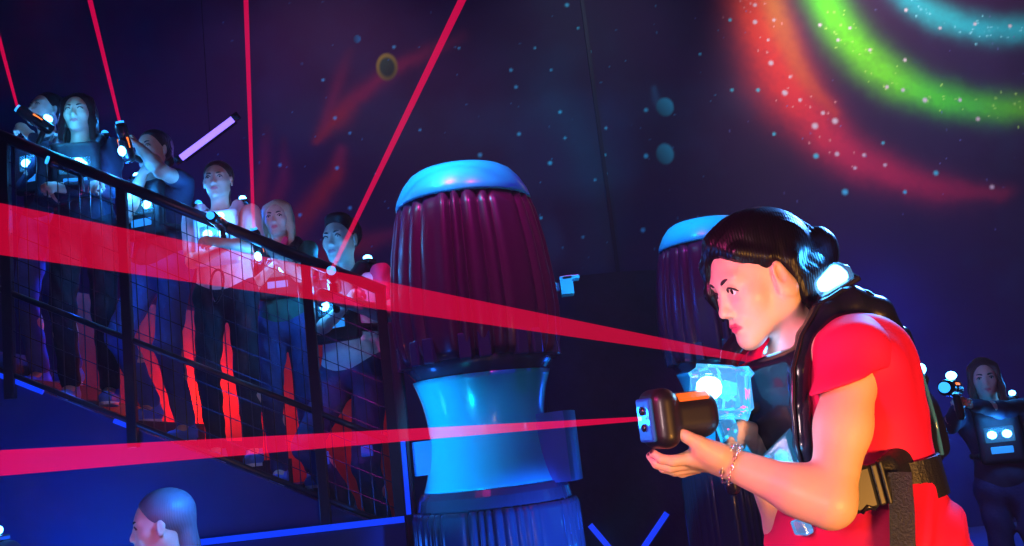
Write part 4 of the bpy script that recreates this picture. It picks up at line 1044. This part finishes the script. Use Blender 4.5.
# belt: a band round the waist, buckle, hanging strap
BC = P(866, 484, 1.89); bn = unit(upT + np.array([.10, 0, .10]))
def band_ring(c, n_, a0, a1, ra_, rb_, hgt, th, nm, mtl, seg=48, tw=0):
    m = MB(); x = unit(Ft - n_ * Ft.dot(n_)); y = np.cross(n_, x); vv = []
    for i in range(seg + 1):
        t = a0 + (a1 - a0) * i / seg
        for rr, zz in ((1, -hgt), (1, hgt), (0, hgt), (0, -hgt)):
            vv.append(c + (x * math.cos(t) * (ra_ + th * rr) + y * math.sin(t) * (rb_ + th * rr)) + n_ * zz)
    ff = [(0, 1, 2, 3), (seg * 4 + 3, seg * 4 + 2, seg * 4 + 1, seg * 4)]
    for i in range(seg):
        for k in range(4): ff.append((i * 4 + k, (i + 1) * 4 + k, (i + 1) * 4 + (k + 1) % 4, i * 4 + (k + 1) % 4))
    m.add(vv, ff); return m.build(nm, mtl, vest, False)
belt = band_ring(BC, bn, 0, 2 * math.pi, .106, .146, .034, .006, 'belt', black_m)
sdf_part('belt_pad', [RC(P(930, 452, 1.92), P(912, 464, 1.80), .050, .048, .02, 'u', unit(Lt - Ft * .5), .35), RC(P(912, 464, 1.80), P(893, 477, 1.735), .048, .040, .02, 'u', unit(Lt + Ft * .3), .35)], .004, black_m, vest)
bk = P(868, 487, 1.700); bx = unit(P(890, 481, 1.705) - P(850, 493, 1.705)); AB = np.array([bx, unit(np.cross(bn, bx)), bn])
buckle_m = mat('buckle_plastic', (.012, .014, .010), .40)
m = MB(); m.box(bk - bx * .012, (.022, .010, .036), AB, .006); m.build('buckle', buckle_m, vest)
m = MB(); m.box(bk + bx * .016, (.006, .008, .034), AB, .003); m.build('buckle_catch', buckle_m, vest)
m = MB(); m.box(bk + bx * .028, (.004, .009, .036), AB, .003); m.build('strap_slider', buckle_m, vest)
m = MB(); m.tube([bk - bx * .024 - AB[1] * .010 + bn * (-.036 + .0), bk - bx * .012 - AB[1] * .010 - bn * .028, bk - bx * .000 - AB[1] * .010 - bn * .036], .0035, 6); m.build('buckle_notch', blackg_m, vest, True)
h0, h1, h2 = P(899, 474, 1.700), P(902, 512, 1.690), P(904, 610, 1.675)
m = MB()
for a_, b_ in ((h0, h1), (h1, h2)): m.box((a_ + b_) / 2, (.0195, np.linalg.norm(b_ - a_) / 2 + .003, .0022), frame(b_ - a_, (-.3, -.95, 0)))
m.build('hanging_strap', black_m, vest)
# bracelet of small links
wa = unit(LW - LE); x = unit(np.cross(wa, (0, 0, 1))); y = np.cross(wa, x); bc = LW - wa * .004
br = tag(bpy.data.objects.new('bracelet', None), 'silver chain bracelet on the left wrist of the woman in red', 'bracelet'); COL.objects.link(br); br.location = Vector(bc)
for j, (rad, tilt) in enumerate(((.0335, .15), (.0345, -.2))):
    m = MB()
    for i in range(26):
        t = 2 * math.pi * i / 26; cc = bc - wa * (.004 + .008 * j + tilt * .02 * math.cos(t)) + rad * (x * math.cos(t) + y * math.sin(t))
        tt = -x * math.sin(t) + y * math.cos(t); nn = wa if i % 2 else x * math.cos(t) + y * math.sin(t)
        m.tube([cc + .0040 * math.cos(u) * tt + .0026 * math.sin(u) * nn for u in np.linspace(0, 2 * math.pi, 9)], .0009, 5, cap=False)
    m.build('chain', silver, br, True)
# ---- her gun
gd = unit((-1, -.42, -.015)); muz = P(647, 418, 1.705); GA = frame(gd, (.06, 0, 1)); gr, gf, gu = GA
GW = lambda x, y, z: muz + x * gr + y * gf + z * gu
gun = thing('laser_gun', 'large black laser gun with orange light strip in the hands of the woman', 'laser gun', GW(0, -.08, -.06))
gb_m = mat('gun_black_plastic', (.010, .008, .013), .42, coat=.1)
sdf_part('gun_body', [BX(GW(0, -.078, -.004), (.035, .056, .041), GA, .032, .014), BX(GW(0, -.024, -.004), (.040, .024, .051), GA, .023, .010)], .0028, gb_m, gun)
m = MB(); m.box(GW(0, .002, -.004), (.024, .005, .037), GA, .0048); fp = m.build('front_plate', mat('blue_lit_front_plate', (.02, .13, .60), .3, coat=.4), gun, False)  # blue light falling on the plate is put into its colour
m = MB(); m.tube([GW(0, .005, .012), GW(0, .010, .012)], .0075, 16); m.build('muzzle_hole', blackg_m, fp, True)
m = MB(); m.tube([GW(0, .005, -.016), GW(0, .010, -.016)], .0065, 16); m.build('lower_hole', blackg_m, fp, True)
GD = np.array([unit(gr + gu), gf, unit(gu - gr)]); m = MB(); m.box(GW(-.0262, -.078, .0270), (.008, .030, .0040), GD, .002); m.build('orange_light_strip', glow('orange_strip_glow', (1.0, .13, .01), 1.1), gun)
m = MB()
for a_, z in ((-.050, -.004), (-.056, .004), (-.046, .012)): m.ico(GW(.0385, a_, z), (.004, .005, .003), GA, 2)
m.build('thumb_button', blackg_m, gun, True)
# the clear sensor block with its lamp
cl = mat('clear_faceted_plastic', (.80, .93, 1), .06, trans=.95, ior=1.25, emit=(.01, .38, .9), es=.5)
ca = P(694, 392, 1.80); cb = P(748, 392, 1.83); cc = P(721, 392, 1.82); CA_ = frame(cb - ca, (-.12, -.15, 1))
m = MB(); bm = bmesh.new(); bmesh.ops.create_cube(bm, size=2)
for v_ in bm.verts: v_.co = Vector((v_.co.x * .036, v_.co.y * .052, v_.co.z * .046))
bmesh.ops.bevel(bm, geom=list(bm.edges), offset=.015, segments=1, affect='EDGES'); bmesh.ops.bevel(bm, geom=list(bm.verts), offset=.004, segments=1, affect='VERTICES')
rr = random.Random(7)
vv = [cc + (np.array(v_.co) * (1 + .26 * (rr.random() - .5))) @ CA_ for v_ in bm.verts]; bm.verts.index_update(); ff = [[v_.index for v_ in f_.verts] for f_ in bm.faces]; bm.free()
m.add(vv, ff); sb = m.build('sensor_block', cl, gun)
m = MB(); m.ico(P(709, 388, 1.785), (.024, .014, .023), None, 2); m.build('sensor_lamp', glow('gun_lamp_glow', (.22, .65, 1.0), 9), sb, True)
m = MB(); m.ico(P(724, 390, 1.82), (.022, .014, .020), None, 1, .3); m.build('sensor_reflector', glow('cyan_reflector', (.02, .45, .9), 1.8), sb)
m = MB(); m.ico(P(746, 394, 1.82), (.004, .008, .012), None, 1); m.ico(P(742, 408, 1.82), (.006, .006, .005), None, 1); m.build('pink_led', glow('pink_led_glow', (1, .03, .20), 1.6), sb)
m = MB()
for k, (dx, dy) in enumerate(((-14, -8), (-4, -22), (8, -10), (14, 8), (2, 16))):
    a_ = P(721 + dx, 392 + dy, 1.79); b_ = P(721 + dx * .3, 392 + dy * .3, 1.83); m.tube([a_, b_], .0028, 6)
m.build('sensor_fins', glow('fin_glow', (.05, .50, .9), 1.6), sb, True)
hd = [P(722, 415, 1.83), P(732, 440, 1.855), P(757, 482, 1.87)]
m = MB(); m.tube(hd, [.020, .022, .018], 8); hn = m.build('clear_handle', cl, gun)
m = MB(); m.tube([P(724, 420, 1.83), P(736, 445, 1.857)], [.009, .009], 8); m.build('handle_core', mat('dark_handle_core', (.02, .04, .15), .3), hn, True)
for x_, y_, c_k in ((717, 424, 0), (727, 437, 0), (731, 447, 1), (735, 431, 0), (741, 460, 1), (748, 470, 0), (728, 428, 1)):
    m = MB(); m.ico(P(x_, y_, 1.832), .0036, None, 2); m.build('handle_led', glow('led_pink', (1, .02, .12), 2.0) if c_k else glow('led_cyan', (.03, .45, 1), 2.0), hn, True)
m = MB()
for k in range(6): a_ = hd[1] + (hd[2] - hd[1]) * k / 6; m.tube([a_ + np.array([-.016, -.014, .004]), a_ + np.array([.016, -.010, -.004])], .0022, 6)
m.build('handle_ribs', lamp_s, hn, True)
# vest and gun lamps light her from close by
point_light('shoulder_glow', P(822, 256, 1.84), (.04, .35, 1), 2.0, .02)
point_light('far_shoulder_glow', P(770, 348, 1.86), (.15, .45, 1), .05, .015)
point_light('chest_glow', P(786, 462, 1.72), (.10, .5, 1), .25, .02)
point_light('gun_lamp', P(706, 386, 1.74), (.25, .65, 1), .5, .02)
# ---- the two broad beams
a_ = P(767, 362, 1.97); b_ = P(0, 229, 1.30); d = b_ - a_
beam('broad crimson beam crossing the picture above, from the left edge to the woman\'s vest', ((a_, .0052), (a_ + d * 2.6, .0052 + (.0345 - .0052) * 2.6)), bm_wide)
a_ = GW(0, .012, 0); b_ = P(0, 463, 1.30); d = b_ - a_
beam('lower crimson beam leaving the muzzle of the woman\'s laser gun', ((a_, .0036), (a_ + d * 3, .0036 + (.0165 - .0036) * 3)), bm_red)
# ================================================================== lights
# unseen spots added to brighten the mural, the columns and the players
def area(name, loc, target, color, power, sx, sy, spread=180):
    l = bpy.data.lights.new(name, 'AREA'); l.shape = 'RECTANGLE'; l.size = sx; l.size_y = sy; l.color = color; l.energy = power; l.spread = math.radians(spread)
    o = bpy.data.objects.new(name, l); COL.objects.link(o); o.location = Vector(loc)
    o.rotation_euler = (Vector(target) - Vector(loc)).to_track_quat('-Z', 'Y').to_euler(); return o
t = P(930, 70, YW)
spot_light('mural_spot', (t[0] - .9, 7.6, 6.4), t, (1, .9, 1), 370, 100, .8, .2)
t = P(600, 130, YW)
spot_light('mural_spot', (t[0] + .2, 7.4, 6.4), t, (.55, .72, 1), 90, 100, 1, .2)
t = P(320, 160, YW)
spot_light('mural_spot', (t[0] + .2, 7.4, 6.4), t, (1, .5, .85), 95, 95, 1, .2)
spot_light('band_spot', (cA[0] - .9, 2.3, .35), (cA[0], 4.95, 1.32), (.0, .60, 1), 1700, 17, .5, .08)
spot_light('cap_spot', (cA[0] - 1.4, 3.6, 4.6), (cA[0], 5.0, 2.78), (.0, .58, 1), 620, 24, .5, .08)
spot_light('cap_spot', (cA[0] - .5, 2.6, 2.2), (cA[0], 5.0, 2.80), (.0, .58, 1), 500, 12, .5, .08)
spot_light('band_spot', (cB[0] - 1.4, 4.6, .6), (cB[0], 7.04, 1.32), (.0, .58, 1), 500, 17, .5, .08)
spot_light('cap_spot', (cB[0] - 1.4, 5.3, 4.4), (cB[0], 7.04, 2.78), (.0, .58, 1), 480, 22, .5, .08)
spot_light('base_spot', (cA[0] + 1.3, 3.2, .3), (cA[0], 5.0, .7), (.02, .20, 1), 650, 26, .5, .05)
spot_light('magenta_wash', (cA[0] - .7, 3.2, 5.0), (cA[0], 4.95, 2.1), (1, .02, .40), 330, 26, .6, .08)
spot_light('magenta_wash', (cA[0] + .8, 3.0, 4.6), (cA[0], 4.95, 2.1), (.85, .02, .55), 260, 26, .6, .08)
spot_light('magenta_wash', (cB[0] - .7, 5.2, 4.4), (cB[0], 7.04, 2.1), (.6, .02, .65), 190, 26, .6, .08)
spot_light('bracket_spot', (cA[0] + 1.5, 3.4, 1.6), (cA[0] + .48, 5.1, 2.02), (.05, .5, 1), 220, 7, .5, .05)
spot_light('stair_wash', (-1.5, 2.4, 2.9), P(240, 235, 5.3), (1, .32, .62), 75, 17, 1, .1)
spot_light('shirt_wash', (-.9, 2.6, 1.2), P(348, 345, 5.1), (.22, .5, 1), 70, 7, .9, .05)
q = P(60, 118, 5.2); point_light('cyan_face_fill', q, (.03, .45, 1), 3.5, .03)  # unseen cyan fill added beside the second player's face
# red lamps behind the stairs
rp = P(192, 395, 6.36); point_light('red_lamp', rp, (1, .07, .01), 7.5, .04)
rp = P(285, 420, 6.3); point_light('red_lamp', rp, (1, .03, .02), .7, .06)
# blue flood on the lower left and on the right
q = P(20, 580, 4.45); point_light('blue_flood', q, (.01, .14, 1), 34, .15)
q = P(960, 440, 8.6); point_light('blue_flood', q, (.005, .09, 1), 55, .2)
q = P(900, 300, 8.9); point_light('blue_flood', q, (.01, .05, 1), 26, .2)
q = P(105, 205, 6.2); point_light('blue_flood', q, (.005, .09, 1), 120, .2)
q = P(140, 180, 8.6); point_light('blue_flood', q, (.03, .06, 1), 10, .2)
q = P(100, 560, 2.3); point_light('pink_uplight', q, (1, .03, .40), .35, .05)
q = P(60, 480, 2.1); point_light('violet_fill', q, (.16, .12, 1), 3.0, .05)
q = P(222, 470, 2.45); point_light('blue_side', q, (.01, .24, 1), 7.0, .03)
# lights on the shooting woman
area('warm_key', (1.15, .25, .75), (.62, 1.75, 1.10), (1, .42, .08), 6.5, .35, .35, 70)
area('pink_key', (-.75, 1.0, 1.75), (.5, 1.85, 1.35), (1, .04, .34), 6, .3, .3, 90)
area('face_fill', (-.35, .55, 1.25), (.42, 1.85, 1.42), (1, .66, .66), 1.9, .2, .2, 70)
area('blue_rim', (1.35, 2.75, 2.15), (.6, 1.85, 1.4), (.08, .30, 1), 18, .3, .3, 90)
# thin show haze fills the air of the hall
nt = wd.node_tree; vs = nt.nodes.new('ShaderNodeVolumeScatter'); vs.inputs['Density'].default_value = .0048
vs.inputs['Color'].default_value = (.8, .85, 1, 1); nt.links.new(vs.outputs[0], nt.nodes['World Output'].inputs['Volume'])
print('script seconds', time.time() - T0)
